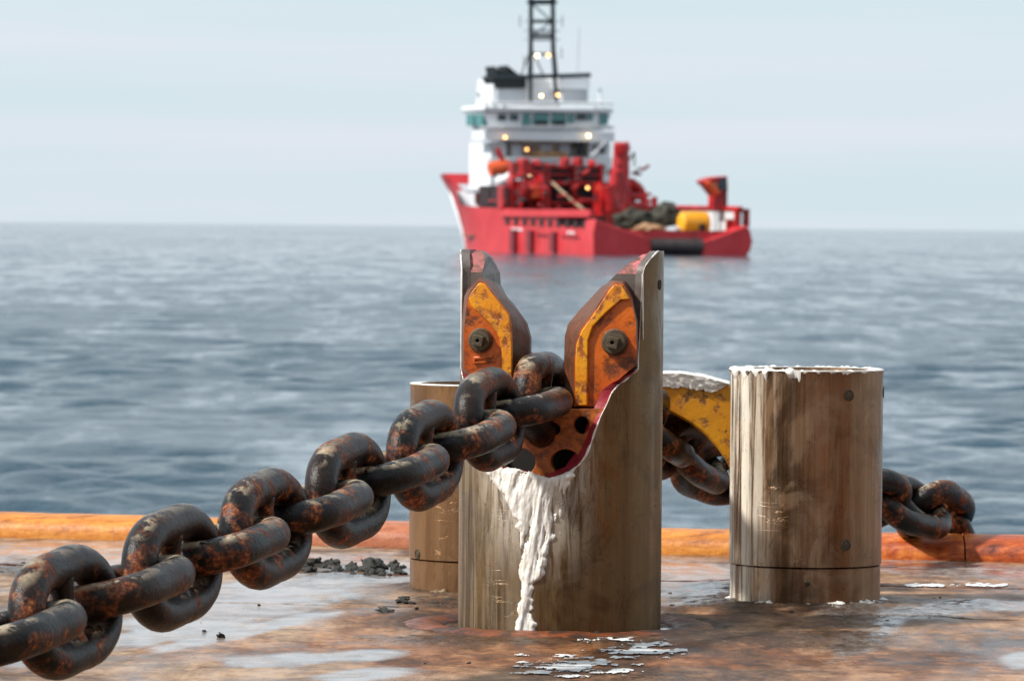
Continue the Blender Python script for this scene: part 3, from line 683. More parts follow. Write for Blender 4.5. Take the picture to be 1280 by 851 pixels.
# grease running down the front
def grease_run():
    prof = [(583, 604, 722), (592, 606, 718), (604, 618, 713), (620, 630, 706), (640, 643, 700), (660, 647, 697), (672, 648, 699), (682, 648, 690), (700, 649, 681), (716, 649, 684), (722, 649, 676), (726, 649, 669), (745, 650, 667), (770, 649, 667), (780, 646, 670), (787, 643, 672), (790, 643, 672)]
    ys = np.linspace(583, 789, 210); xs = np.linspace(606, 724, 130)
    L = np.interp(ys, [p[0] for p in prof], [p[1] for p in prof]); Rg = np.interp(ys, [p[0] for p in prof], [p[2] for p in prof])
    b = MB(); vs = []; H = np.zeros((len(ys), len(xs)))
    for i, y in enumerate(ys):
        for j, x in enumerate(xs):
            wv = (float(vnoise(y/7, 3, 5))-.5)*7; wv2 = (float(vnoise(y/5, 9, 6))-.5)*7
            dl = x-(L[i]+wv); dr_ = (Rg[i]+wv2)-x; e_ = min(dl, dr_)
            p = on_cyl(x, y, FORK, FR); ztp = shell_top(math.atan2((p-FORK).dot(fx), (p-FORK).dot(fdir)))
            te = min(e_, (ztp+.004-p.z)*450, ) if p.z > ztp-.01 else e_
            thick = math.sqrt(max(0, min(1, te/6)))
            n1 = float(fbm(x/8+y/50, y/48, 4, 12)); n2 = float(fbm(x/3.2, y/12, 3, 22))
            up = max(0, 1-(y-583)/70)
            mask = smooth(.36-.2*min(1, e_/16), .46, n1) if y < 700 else 1
            hh = thick*(.002+.015*max(0, n1-.34)*(1+.6*up)+.0018*n2)*float(mask)
            H[i, j] = hh if te > 0 else -1
            nr = Vector((p.x-FORK.x, p.y-FORK.y, 0)).normalized()
            vs.append(p-FORK+nr*(max(hh, 0)+.0006 if hh > .0015 else -.001))
    nx = len(xs); fs = []
    for i in range(len(ys)-1):
        for j in range(nx-1):
            if max(H[i, j], H[i+1, j], H[i, j+1], H[i+1, j+1]) > .0015: fs.append((i*nx+j, i*nx+j+1, (i+1)*nx+j+1, (i+1)*nx+j))
    b.add(vs, fs); b.build('grease_run', M['grease'], fork, smooth=80)
grease_run()
# side holes near the tip
for (x, y, r_) in ((824.5, 356, .012),):
    p = on_cyl(x, y, FORK, FR); nrm = Vector((p.x-FORK.x, p.y-FORK.y, 0)).normalized()
    b = MB(); b.lathe([(r_*1.2, -.004), (r_*1.2, .0012), (r_, .0016), (r_*.9, .0006), (.001, .0006)], 24)
    o = b.build('bolt_hole', M['hole'], fork, smooth=30); o.matrix_local = Matrix.Translation(p-FORK) @ nrm.to_track_quat('Z', 'Y').to_matrix().to_4x4()

# rusty collar in the deck round the forked pin
cl = empty('deck_collar', FORK); tag(cl, 'low rusty collar ring on the deck around the forked pin', 'collar')
vs = []; n = 200; prof = [(.315, -.03), (.32, -.006), (.335, .002), (.365, .008), (.395, .007), (.43, .000), (.47, -.03)]
for i in range(n):
    a = 2*math.pi*i/n; q = (float(fbm(math.cos(a)*3+9, math.sin(a)*3+9, 4, 2))-.5)
    for k, (r_, z_) in enumerate(prof): vs.append(((r_+q*.02)*math.cos(a), (r_+q*.02)*math.sin(a), z_+q*.016*(k > 0)))
fs = [(i*7+k, i*7+k+1, ((i+1) % n)*7+k+1, ((i+1) % n)*7+k) for i in range(n) for k in range(6)]
b = MB(); b.add(vs, fs); b.build('ring', M['collar'], cl, smooth=60)
b = MB(); b.lathe([(.25, -.008), (.345, -.008)], 64, cap=False); b.build('gap_water', M['water_gap'] if 'water_gap' in M else m_simple('puddle', (.05, .045, .04), .06, spec=.6), cl)

# ------------------------------------------------------------------ yellow guard behind, between the pins
GP = at(925, 600, 15.6); GP = Vector((GP.x, 15.6, 0))
gd = empty('chain_guard', GP); tag(gd, 'yellow arched guard over the chain between the two pins, white grease on top', 'guard')
def gw(px, py, Y): return at(px, py, Y)-GP
gt = [(790, 474), (826, 467), (850, 467), (880, 471), (906, 478), (918, 484), (935, 500), (950, 520), (950, 600), (925, 610), (915, 590), (908, 576), (897, 560), (882, 544), (864, 530), (846, 520), (826, 510), (806, 506), (790, 505)]
b = MB(); b.loft([gw(x, y, 15.42) for x, y in gt], [gw(x, y+1, 15.74) for x, y in gt]); arm = b.build('arch', M['guard_yellow'], gd, bevel=.008)
def box_post():
    b = MB(); x = gw(936, 600, 15.77).x; z = gw(936, 598, 15.77).z
    b.box(x-.05, -.09, -.0, x+.05, .09, z); return b.build('post', M['guard_yellow'], gd, bevel=.006)
box_post()
# grease cap on it
b = MB(); nx, ny = 90, 24; vs = []; fs = []
tx = [790, 826, 850, 880, 900, 912]; ty = [475, 467, 466.5, 471, 476.5, 480]
for i in range(nx):
    x = 790+i*(912-790)/(nx-1); y = float(np.interp(x, tx, ty))
    dr_ = 17+11*float(fbm(x/7, 1, 4, 3))-6; dr_ *= 1 if x < 892 else max(.1, (912-x)/20)
    for j in range(ny):
        if j < 8: Y = 15.72-(15.72-15.43)*j/7; yy = y-1.5-3.0*float(fbm(x/9, j/2, 3, 44)); 
        else: t_ = (j-8)/(ny-9); Y = 15.405+.012*t_-.008*float(fbm(x/6, t_*4, 3, 15)); yy = y+dr_*t_
        vs.append(gw(x, yy, Y))
for i in range(nx-1):
    for j in range(ny-1): fs.append((i*ny+j, i*ny+j+1, (i+1)*ny+j+1, (i+1)*ny+j))
b.add(vs, fs); b.build('grease_cap', M['grease'], arm, smooth=70)

# ------------------------------------------------------------------ anchor chain
D = .079
def link_mesh():
    N, n = 96, 22; r = D/2; hl = 2.42*D; hw = 1.24*D     # centreline half length / half width
    pts = []
    for k in range(N):
        a = 2*math.pi*k/N; c_, s_ = math.cos(a), math.sin(a); e_ = 2/2.45
        x = hl*math.copysign(abs(c_)**e_, c_); z = hw*math.copysign(abs(s_)**e_, s_)
        z *= 1-.07*math.exp(-(x/(.9*D))**2)
        pts.append(Vector((x, 0, z)))
    # even spacing along the outline
    L_ = [0]
    for k in range(N): L_.append(L_[-1]+(pts[(k+1) % N]-pts[k]).length)
    P_ = []
    for k in range(N):
        t_ = L_[-1]*k/N; j = max(i for i in range(N) if L_[i] <= t_); f_ = (t_-L_[j])/(L_[j+1]-L_[j]); P_.append(pts[j].lerp(pts[(j+1) % N], f_))
    pts = P_
    b = MB(); vs = []; fs = []
    for i, p in enumerate(pts):
        t_ = (pts[(i+1) % N]-pts[i-1]).normalized(); u = Vector((0, 1, 0)); v = t_.cross(u)
        for k in range(n):
            q = 2*math.pi*k/n; rr_ = r*(1+.05*(float(fbm(i*.18+20, k*.35+5, 3, 4))-.5))
            if i == 0 or i == N-1: pass
            vs.append(p+(u*math.cos(q)+v*math.sin(q))*rr_)
    fs = [(i*n+k, i*n+(k+1) % n, ((i+1) % N)*n+(k+1) % n, ((i+1) % N)*n+k) for i in range(N) for k in range(n)]
    b.add(vs, fs); return b
def stud_mesh():
    b = MB(); h = 1.24*D*.9-.3*D
    b.lathe([(D*.42, -h-.01), (D*.40, -h), (D*.30, -h*.6), (D*.25, 0), (D*.30, h*.6), (D*.40, h), (D*.42, h+.01)], 18); return b
chain = empty('anchor_chain', at(85, 762, 10.64)); tag(chain, 'heavy rusty black link chain running from lower left through the forked pin', 'chain')
ringpx = [(-230, 890, 9.10), (-62, 826, 10.12), (85, 763, 10.67), (215, 709, 11.22), (331, 661, 11.78), (434, 613, 12.35), (531, 569, 12.92), (613, 523, 13.50), (681, 499, 14.07)]
tail = [(742, 507, 14.62), (800, 532, 15.3), (853, 566, 16.0), (905, 588, 16.4), (985, 616, 16.6), (1060, 622, 16.7), (1120, 626, 16.85), (1158, 638, 17.1), (1186, 652, 17.38), (1200, 700, 17.56), (1202, 860, 17.66), (1204, 1100, 17.7), (1204, 1500, 17.7)]
path = [Vector((-4.0, 1.0, .13)), Vector((-3.0, 4.2, .13)), Vector((-2.2, 6.8, .14))]+[at(*p) for p in ringpx]
# ring centres at fixed spacing along the front run, walking back from the jaw
def resample(pts, step, start):
    acc = [start]; out_ = []; i = 0; cur = start; 
    P = [start]+pts
    while i < len(P)-1:
        seg = P[i+1]-cur; d = seg.length
        if d >= step-1e-9:
            cur = cur+seg.normalized()*step; out_.append(cur.copy())
        else:
            # sphere intersection with the following segment
            j = i+1
            while j < len(P)-1:
                A_, B_ = P[j], P[j+1]; e_ = B_-A_; w_ = A_-cur; a = e_.dot(e_); bq = 2*w_.dot(e_); c = w_.dot(w_)-step*step; disc = bq*bq-4*a*c
                if disc >= 0:
                    t_ = (-bq+math.sqrt(disc))/(2*a)
                    if 0 <= t_ <= 1: break
                j += 1
            else: break
            i = j; cur = A_+e_*t_; out_.append(cur.copy()); continue
    return out_
PIT = 3.84*D*.982
r6 = path[-1]
front = resample(path[:-1][::-1], PIT, r6)       # going towards the camera
back = resample([at(*p) for p in tail], PIT, r6)
cent = front[::-1]+[r6]+back; i6 = len(front)
lm = None; sm = None
for i, c in enumerate(cent):
    a = cent[i-1] if i > 0 else c; b_ = cent[i+1] if i < len(cent)-1 else c
    t_ = (b_-a).normalized(); up = Vector((0, 0, 1)) if abs(t_.z) < .85 else Vector((0, 1, 0))
    rl = R(-8) if i <= i6 else R(-8+9*min(6, i-i6))
    u = (up-t_*up.dot(t_)).normalized(); v = t_.cross(u)
    if (i-i6) % 2: rl += math.pi/2
    rl += random.uniform(-1, 1)*R(3.5)
    z = u*math.cos(rl)+v*math.sin(rl); y = z.cross(t_)
    mw = Matrix(((t_.x, y.x, z.x, c.x), (t_.y, y.y, z.y, c.y), (t_.z, y.z, z.z, c.z), (0, 0, 0, 1)))
    if lm is None:
        lo = link_mesh().build('link', M['chain'], chain, smooth=180); lm = lo
        so = stud_mesh().build('stud', M['chain'], lo, smooth=180); sm = so
    else:
        lo = lm.copy(); col.objects.link(lo); lo.parent = chain; so = sm.copy(); col.objects.link(so); so.parent = lo
    lo.matrix_local = Matrix.Translation(-chain.location) @ mw

# ------------------------------------------------------------------ clods, stones, splashes on the deck
def clod_mesh(seed, rough=.35):
    import bmesh
    bm = bmesh.new(); bmesh.ops.create_icosphere(bm, subdivisions=3, radius=1); r_ = random.Random(seed)
    o_ = Vector([r_.uniform(0, 50) for _ in range(3)])
    from mathutils import noise
    for v in bm.verts:
        d = v.co.normalized(); k = 1+rough*noise.fractal(d*1.6+o_, 1, 2, 4)+.12*noise.noise(d*6+o_); v.co = d*k; v.co.z *= .7
    me = bpy.data.meshes.new('mud_clod'); bm.to_mesh(me); bm.free(); me.shade_smooth(); me.materials.append(M['mud']); return me
cms = [clod_mesh(i, .9) for i in range(7)]
def clod(px, py, size, label, group=None, name='mud_clod', flat=1.0, mat=None):
    p = on_z(px, py); o = bpy.data.objects.new(name, random.choice(cms)); col.objects.link(o)
    s_ = size/(FPX/p.y)/2; o.scale = (s_*random.uniform(.8, 1.25), s_*random.uniform(.8, 1.2), s_*random.uniform(.8, 1.1)*flat)
    o.rotation_euler = (random.uniform(-.3, .3), random.uniform(-.3, .3), random.uniform(0, 6.28)); o.location = (p.x, p.y, s_*.45*flat)
    tag(o, label, 'mud clod', group); return o
clod(466, 713, 27, 'largest dark mud clod right of the chain, beside the brown pin')
clod(392, 709, 20, 'dark mud clod just right of the chain, left end of the mud heap')
clod(418, 709, 17, 'dark mud clod in the middle of the mud heap behind the chain')
clod(483, 765, 22, 'flat brown lump of dried grease lying left of the forked pin', flat=.35, name='grease_lump')
clod(276, 797, 11, 'lone small brown stone on the wet deck below the chain', name='stone')
clod(150, 671, 17, 'dark mud clod at the foot of the stern edge, seen left between the links')
rr0 = random.Random(3)
for k in range(46):
    x = rr0.uniform(374, 506); y = 714+rr0.uniform(-7, 6)-(3 if x < 430 else 0)
    clod(x, y, rr0.choice([5, 7, 9, 12, 14]), 'small dark mud clod in the heap between chain and brown pin', 'mud clods heaped between the chain and the brown pin')
for k in range(12):
    clod(rr0.uniform(-5, 45), rr0.uniform(704, 720), rr0.choice([4, 6, 8]), 'small dark mud clod at the far left edge of the deck', 'mud clods at the far left', flat=.7)
for k in range(14):
    clod(rr0.uniform(495, 560), rr0.uniform(748, 756), rr0.choice([5, 8, 11]), 'brown crumb at the foot of the brown pin', 'crumbs at the foot of the brown pin', name='crumb', flat=.6)
for k in range(60):
    x, y = (rr0.gauss(900, 45), rr0.gauss(752, 8)) if k < 26 else ((rr0.gauss(1110, 45), rr0.gauss(766, 8)) if k < 48 else (rr0.uniform(150, 800), rr0.uniform(735, 845)))
    clod(x, y, rr0.choice([2.5, 3, 4, 5]), 'tiny dark grit crumb scattered on the deck', 'grit scattered on the deck', name='grit')
# weld beads across the deck
for (ya, xa, xb) in ((16.05, -2.4, 2.4),):
    pts = []; n = int((xb-xa)/.012)
    for i in range(n+1):
        x = xa+(xb-xa)*i/n; y = ya+lslope*x*.8; pts.append((x, y))
    X = np.array([[p[0] for p in pts]]); Y = np.array([[p[1] for p in pts]]); Z = deck_maps(X, Y)[3][0]
    b = MB(); b.tube([(p[0], p[1], float(Z[i])-.0015) for i, p in enumerate(pts)], [.0022+.0030*float(fbm(i*.35, 3, 3, 6)) for i in range(len(pts))], 6); b.build('weld_bead', M['collar'], deck, smooth=80)
# white splashes: thin raised films with ragged outline
def splash(cx, cy, rx, ry, seed, label, thr=.0, name='white_splash'):
    c0 = on_z(cx, cy); n, m = 240, 90; vs = []; fs = []; K = np.zeros((n, m))
    for i in range(n):
        for j in range(m):
            px = cx-rx+2*rx*i/(n-1); py = cy-ry+2*ry*j/(m-1)
            q = 1-math.hypot((px-cx)/rx, (py-cy)/ry)+(float(fbm(px/26, py/3.2, 4, seed))-.5)*3.4+(float(fbm(px/7, py/1.2, 3, seed+9))-.5)*1.5-.35+thr
            K[i, j] = q; p = on_z(px, py); pass
            vs.append((px, py, q))
    P = [on_z(a, b_) for a, b_, _ in vs]
    X = np.array([[p.x for p in P]]); Y = np.array([[p.y for p in P]]); _, _, _, Z = deck_maps(X, Y)
    ed = []
    dF = np.hypot(X[0]-FORK.x, Y[0]-FORK.y)
    V = [(P[k].x-c0.x, P[k].y-c0.y, float(Z[0][k])+.0030+.0014*max(0, min(1, vs[k][2]*3))+.012*float(smooth(.455, .43, dF[k])*smooth(.32, .345, dF[k]))) for k in range(len(P))]
    for i in range(n-1):
        for j in range(m-1):
            if min(K[i, j], K[i+1, j], K[i, j+1], K[i+1, j+1]) > 0 and (abs(i-n/2) < n/2-2): fs.append((i*m+j, i*m+j+1, (i+1)*m+j+1, (i+1)*m+j))
    if not fs: return
    used = sorted({k for f in fs for k in f}); mp_ = {k: i for i, k in enumerate(used)}
    b = MB(); b.add([V[k] for k in used], [tuple(mp_[k] for k in f) for f in fs]); o = b.build(name, M['splash'], None, smooth=80, loc=(c0.x, c0.y, 0)); tag(o, label, 'splash')
splash(720, 834, 85, 16, 5, 'broad white grease splash on the deck in front of the forked pin')
splash(790, 812, 70, 12, 9, 'thin scattered white flecks right in front of the forked pin', -.15)
0 and splash(915, 763, 40, 2.5, 15, 'narrow white streak at the foot of the wide right pin', -.1)
splash(1190, 733, 70, 3, 25, 'faint white streak on the deck behind the wide right pin at far right', .1)
0 and splash(540, 778, 60, 2.6, 35, 'thin white line on the deck left of the forked pin', .0)

# ------------------------------------------------------------------ supply ship
TH = R(19); DS = 593.0
SO = Vector(((843-640)/FPX*DS, DS, SEA)); hd = Vector((-math.sin(TH), math.cos(TH), 0)); sdv = Vector((math.cos(TH), math.sin(TH), 0))
ship = empty('supply_ship', SO, TH); tag(ship, 'red and white offshore supply ship with dark lattice mast on the sea behind', 'ship')
def sp(px, py, yl):          # pixel -> ship-local (x, z) on the plane yl metres forward of the stern
    d = ray(px, py); o = Vector((0, 0, CH))-SO; k = (yl-o.dot(hd))/d.dot(hd); p = o+d*k; return p.dot(sdv), p.z
def ss(px, py, xl):          # pixel -> ship-local (y, z) on the plane xl
    d = ray(px, py); o = Vector((0, 0, CH))-SO; k = (xl-o.dot(sdv))/d.dot(sdv); p = o+d*k; return p.dot(hd), p.z
def bx(px0, py0, px1, py1, yl, dep, name, mat, parent=ship, bevel=None, taper=None):
    x0, z1 = sp(px0, py0, yl); x1, z0 = sp(px1, py1, yl)
    b = MB()
    if taper:
        b.hexa([(x0+taper, yl+taper*.5, z0), (x1-taper, yl+taper*.5, z0), (x1-taper, yl+dep, z0), (x0+taper, yl+dep, z0), (x0, yl, z1), (x1, yl, z1), (x1, yl+dep, z1), (x0, yl+dep, z1)])
    else: b.box(x0, yl, z0, x1, yl+dep, z1)
    return b.build(name, mat, parent, bevel=bevel)
def rod(pts, r, name, mat, parent=ship, n=8):
    b = MB(); b.tube([(sp(x, y, yl)[0], yl, sp(x, y, yl)[1]) for x, y, yl in pts], r, n); return b.build(name, mat, parent, smooth=50)
HB = 9.6
# hull: stations from stern to stem
st = [(0.3, HB-.5, HB-.1, 2.9), (3, HB, HB, 3.1), (9, HB, HB, 3.2), (13, HB, HB, 3.4), (15, HB, HB, 5.2), (30, HB, HB, 5.3), (42, HB, HB+.1, 5.5), (50, HB-1.3, HB, 5.8), (52.5, HB-1.9, HB-.1, 8.2), (58, HB-3.4, HB-.9, 8.7), (64, HB-5.8, HB-2.4, 9.2), (69, HB-8.0, HB-4.6, 9.6), (71.5, .25, HB-6.2, 9.9), (73, .2, HB-7.4, 10.0)]
rows = 6; V = []; 
for side in (-1, 1):
    for (y, wl, wt, zt) in st:
        for k in range(rows):
            t_ = k/(rows-1); z = -1.2+(zt+1.2)*t_; q = max(0, z/zt) if zt else 0
            rk = (y-64)/9*(q**1.2)*6 if y > 64 else 0
            V.append((side*(wl+(wt-wl)*q**1.5), y+rk, z))
n = len(st); fs = []
for s_ in range(2):
    o_ = s_*n*rows
    for i in range(n-1):
        for k in range(rows-1): fs.append((o_+i*rows+k, o_+(i+1)*rows+k, o_+(i+1)*rows+k+1, o_+i*rows+k+1))
for k in range(rows-1): fs.append((k, n*rows+k, n*rows+k+1, k+1))
e1 = (n-1)*rows; e2 = n*rows+e1
for k in range(rows-1): fs.append((e1+k, e2+k, e2+k+1, e1+k+1))
b = MB(); b.add(V, fs)
for q_, f_ in enumerate(fs):
    if all((v % (n*rows))//rows >= 10 for v in f_) and max(v % rows for v in f_) < rows-1: b.m[q_] = 1
hull = b.build('hull', [S['red'], S['white']], ship, smooth=35)
# decks
b = MB(); b.box(-HB+.3, .6, 1.9, HB-.3, 50, 2.1); b.build('cargo_deck', S['deckbrown'], ship)
b = MB(); b.hexa([(-HB+.4, 49, 7.3), (HB-.4, 49, 7.3), (2, 74, 8.4), (-2, 74, 8.4), (-HB+.4, 49, 7.5), (HB-.4, 49, 7.5), (2, 74, 8.6), (-2, 74, 8.6)]); b.build('fore_deck', S['grey'], ship)
# white stem band
b = MB(); b.tube([(sp(x, y, yl)[0], yl, sp(x, y, yl)[1]) for x, y, yl in [(565, 238, 66), (572, 254, 64.5), (579, 274, 63.5), (585, 296, 62.8), (589, 316, 62.2)]], [.45, .75, .85, .75, .65], 8); b.build('stem_band', S['white'], ship, smooth=60)
# stern: transom with sloping quarters and a roller
def tr(pts, y0, dep, name, mat):
    A = [(sp(x, y, y0)[0], y0, sp(x, y, y0)[1]) for x, y in pts]; Bp = [(a[0], y0+dep, a[2]) for a in A]
    b = MB(); b.loft(A, Bp); return b.build(name, mat, ship, bevel=.12)
tr([(742, 322), (741, 292), (744, 274), (752, 277), (770, 284), (792, 290), (813, 299), (815, 322)], -.2, 3.2, 'stern_quarter', S['red'])
tr([(878, 322), (878, 302), (900, 295), (918, 288), (934, 282), (938, 289), (941, 302), (938, 314), (931, 321)], -.2, 3.2, 'stern_quarter', S['red'])
b = MB(); x0 = sp(814, 308, -.1)[0]; x1 = sp(879, 308, -.1)[0]; zc_ = sp(840, 308, -.1)[1]; b.lathe([(1.0, x0), (1.0, x1)], 24, c=(0, .6, zc_), axis='x'); b.build('stern_roller', S['roller'], ship, smooth=40)
bx(813, 309, 880, 322, .2, 1, 'transom', S['dark'])
# side bulwark cap, freeing ports, fenders, names
x_ = -HB-.04
def side_box(px0, py0, px1, py1, out_, name, mat, dep=.3):
    ya, za = ss(px0, py0, x_); yb, zb = ss(px1, py1, x_); y0_, y1_ = sorted((ya, yb)); z0_, z1_ = sorted((za, zb))
    b = MB(); b.box(x_-out_, y0_, z0_, x_+dep, y1_, z1_); return b.build(name, mat, ship)
side_box(628, 262, 741, 271, .35, 'rubbing_strake', S['red'])
for k in range(10):
    xx = 632+k*10.6; yy = 272+.5*k
    side_box(xx, yy, xx+5.2, yy+9, .05, 'freeing_port', S['dark'])
for (a_, b_) in ((641, 287), (662, 288), (691, 290)):
    side_box(a_, b_, a_+5.5, 315, .45, 'fender', S['darkred'])
side_box(600, 233, 612, 257, .02, 'hull_recess', S['dark'])
side_box(614, 236, 633, 257, .02, 'hull_recess', S['dark'])
side_box(612, 250, 633, 252, .15, 'rail', S['red2'])
for k, (a_, b_) in enumerate([(640, 285), (645, 285), (650, 285.5), (710, 289), (715, 289.5)]): side_box(a_, b_, a_+3.4, b_+3.2, .08, 'name_letter', S['white'])
for k, (a_, b_) in enumerate([(671, 292), (676, 292.5), (681, 293), (703, 294), (709, 294.5), (715, 295), (720, 295.3)]): side_box(a_, b_, a_+3.6, b_+3.4, .08, 'name_letter', S['darkred'])
# starboard cargo rail: pale panels with a red cap
for k in range(11):
    px0 = 812+k*10.2; ya, za = ss(px0, 262, 8.6); yb, _ = ss(px0+9.4, 262, 8.6); b = MB(); b.box(8.5, min(ya, yb), 2.1, 8.8, max(ya, yb), za); b.build('rail_panel', S['white' if k % 4 else 'grey'], ship)
ya, za = ss(798, 259, 8.6); yb, zb = ss(927, 261, 8.6); b = MB(); b.tube([(8.5, ya, za), (8.5, yb, zb)], .3, 8); b.build('rail_cap', S['red2'], ship)
bx(921, 260, 926, 285, 1.5, 1, 'stern_post', S['red2']); bx(932, 262, 937, 284, 1.5, 1, 'stern_post', S['red2']); bx(920, 261, 937, 266, 1.5, 1, 'stern_beam', S['red2'])
bx(909, 274, 922, 287, 3, .5, 'locker', S['red2'])
# crane on the starboard quarter
cr_ = bx(893, 240, 909, 262, 6, 2.0, 'crane_post', S['red2'])
b = MB(); P = [(877, 227), (884, 223), (893, 221), (908, 220), (909, 240), (895, 246), (890, 241), (884, 233)]
A = [(sp(x, y, 6)[0], 5.6, sp(x, y, 6)[1]) for x, y in P]; b.loft(A, [(a[0], 8.2, a[2]) for a in A]); b.build('crane_head', S['red2'], ship, bevel=.15)
bx(900, 222, 908, 238, 5.2, .5, 'crane_cab', S['dglass']); bx(889, 229, 897, 236, 5.3, .4, 'crane_lamp_panel', S['tan'])
rod([(884, 228, 5.4), (898, 242, 5.4)], .35, 'crane_ram', S['orange'])
# superstructure
Y0 = 46
bx(626, 196, 764, 262, Y0, 10, 'lower_house', S['white'])
bx(630, 176, 736, 200, Y0+3, 6, 'middle_house', S['grey'])
bx(614, 178, 632, 236, Y0+1, 8.5, 'port_house', S['white'])
bx(736, 178, 762, 232, Y0+1, 8, 'starboard_house', S['white'])
bx(606, 163, 768, 177, Y0-1, 5, 'bridge_deck', S['white'])
bx(605, 141, 764, 164, Y0, 7.5, 'wheelhouse', S['white'], taper=1.0)
bx(605, 132, 767, 142, Y0-.6, 9, 'wheelhouse_roof', S['white'], bevel=.25)
for a_, b_, c_, d_, mt in [(623, 143, 633, 151, 'dglass'), (638, 143, 648, 151, 'dglass'), (654, 142, 663, 157, 'glass'), (667, 142, 686, 156, 'glass'), (690, 142, 708, 156, 'glass'), (711, 143, 718, 154, 'glass'), (721, 142, 733, 151, 'dglass'), (735, 143, 741, 151, 'glass'), (750, 142, 760, 156, 'glass')]:
    bx(a_, b_, c_, d_, Y0-.1, 1.0, 'window', S[mt])
xw = sp(605, 150, Y0)[0]-.05
for a_, c_ in [(583, 592), (594, 603)]:
    ya, za = ss(a_, 143, xw); yb, zb = ss(c_, 157, xw); b = MB(); b.box(xw, min(ya, yb), min(za, zb), xw+1, max(ya, yb), max(za, zb)); b.build('window', S['glass'], ship)
for a_, b_, c_, d_ in [(670, 151, 684, 157), (692, 151, 706, 157)]: bx(a_, b_, c_, d_, Y0-.2, .5, 'window_blind', S['black'])
for a_, b_, c_, d_ in [(724, 178, 731, 194), (752, 178, 756, 192), (640, 181, 652, 196), (676, 181, 690, 196), (700, 181, 712, 194)]: bx(a_, b_, c_, d_, Y0+.6, .8, 'dark_opening', S['mast' if a_ < 620 or a_ > 720 else 'grey'])
bx(667, 189, 708, 197, Y0-.5, 2, 'orange_tarpaulin', S['tan'])
for x0_, x1_, y_ in [(608, 630, 200), (608, 630, 212), (608, 768, 160), (628, 740, 199), (605, 767, 129)]: rod([(x0_, y_, Y0-1), (x1_, y_, Y0-1)], .14, 'railing', S['white'])
for x_2 in (606, 616, 628, 742, 752, 762): rod([(x_2, 128, Y0-.5), (x_2+1, 134, Y0-.5)], .12, 'railing_post', S['white'])
rod([(624, 196, Y0-1.5), (610, 178, Y0-1.5)], .3, 'stair', S['grey']); rod([(740, 196, Y0-1.5), (757, 178, Y0-1.5)], .25, 'stair', S['grey'])
# funnel and upper works
bx(617, 98, 660, 134, Y0+6, 6, 'funnel_casing', S['white'], taper=-.3); bx(622, 111, 658, 128, Y0+5.5, 1, 'funnel_grille', S['grey'])
b = MB(); P = [(615, 97), (621, 93), (619, 83), (627, 90), (636, 90), (635, 82), (645, 90), (652, 95), (658, 97), (658, 110), (623, 111)]
A = [(sp(x, y, Y0+5)[0], Y0+5.2, sp(x, y, Y0+5)[1]) for x, y in P]; b.loft(A, [(a[0], Y0+9, a[2]) for a in A]); b.build('funnel_top', S['black'], ship)
rod([(608, 96, Y0+5), (660, 96.5, Y0+5), (738, 94, Y0+5)], .28, 'top_rail', S['mast'])
bx(699, 97, 737, 112, Y0+5, 5, 'upper_cabin', S['white']); bx(703, 112, 735, 128, Y0+5.3, 5, 'upper_cabin_base', S['grey'])
bx(660, 100, 700, 134, Y0+8, 4, 'mast_house', S['white'])
for px_, py_ in ((599, 118), (750, 113)): rod([(px_, py_+16, Y0+3), (px_, py_, Y0+3)], .18, 'aerial', S['white']); bx(px_-1.6, py_-2, px_+1.6, py_+2, Y0+2.8, .5, 'search_light', S['grey'])
# lattice mast
for dy_, yl in ((0, Y0+4.5), (1, Y0+7.5)):
    rod([(663-2*dy_, 128, yl), (664-dy_, 60, yl), (664, -70, yl)], .26, 'mast_leg', S['mast']); rod([(696+2*dy_, 128, yl), (691+dy_, 60, yl), (690.5, -70, yl)], .26, 'mast_leg', S['mast'])
for y_, r_ in ((-60, .2), (-30, .2), (3, .34), (27, .22), (39, .14), (45, .26), (50, .14), (68, .16), (96, .3)):
    rod([(662, y_, Y0+4.5), (692, y_, Y0+4.5)], r_, 'mast_rung', S['mast'])
for y_ in (27, 39, 50): rod([(655, y_, Y0+4.4), (700, y_, Y0+4.4)], .07, 'aerial_bar', S['grey'])
rod([(659, 3, Y0+4.4), (696, 3, Y0+4.4)], .22, 'aerial_bar', S['mast'])
for a_ in [((664, 4), (690, 27)), ((690, 27), (664, 46)), ((664, 60), (680, 96)), ((664, 60), (651, 95))]:
    rod([(a_[0][0], a_[0][1], Y0+4.8), (a_[1][0], a_[1][1], Y0+4.8)], .10, 'mast_brace', S['mast'])
rod([(722, 94, Y0+4), (724, 35, Y0+4)], .05, 'whip_aerial', S['grey'])
# winch house and deck gear, all red
rk = ship
for a_, b_, c_, d_ in [(640, 262, 754, 300)]: pass
bx(622, 232, 752, 262, 36, 7, 'winch_house', S['dark']); bx(648, 206, 752, 233, 37, 6, 'winch_loft', S['dark'])
for y0_, y1_, x0_, x1_ in [(207, 211, 684, 752), (217, 220, 684, 752), (226, 232, 690, 754), (252, 256, 690, 754), (260, 264, 640, 754), (203, 206, 640, 684), (212, 222, 655, 684)]:
    bx(x0_, y0_, x1_, y1_, 34, 1.2, 'gantry_beam', S['red2'])
for x0_ in (640, 662, 684, 717, 750): bx(x0_, 205, x0_+4, 264, 33.8, 1.2, 'gantry_post', S['red2'])
for a_, b_, c_, d_, yl in [(652, 198, 663, 226, 33), (706, 197, 713, 212, 33.5), (722, 197, 730, 211, 33.5), (741, 200, 745, 210, 33.5), (628, 232, 650, 262, 33), (640, 220, 683, 232, 33), (676, 232, 684, 262, 32.5), (672, 199, 676, 208, 33)]:
    bx(a_, b_, c_, d_, yl, 2, 'winch_part', S['red2'], bevel=.2)
bx(698, 236, 716, 251, 35, .5, 'winch_window', S['mast']); bx(722, 236, 748, 251, 35, .5, 'winch_window', S['mast'])
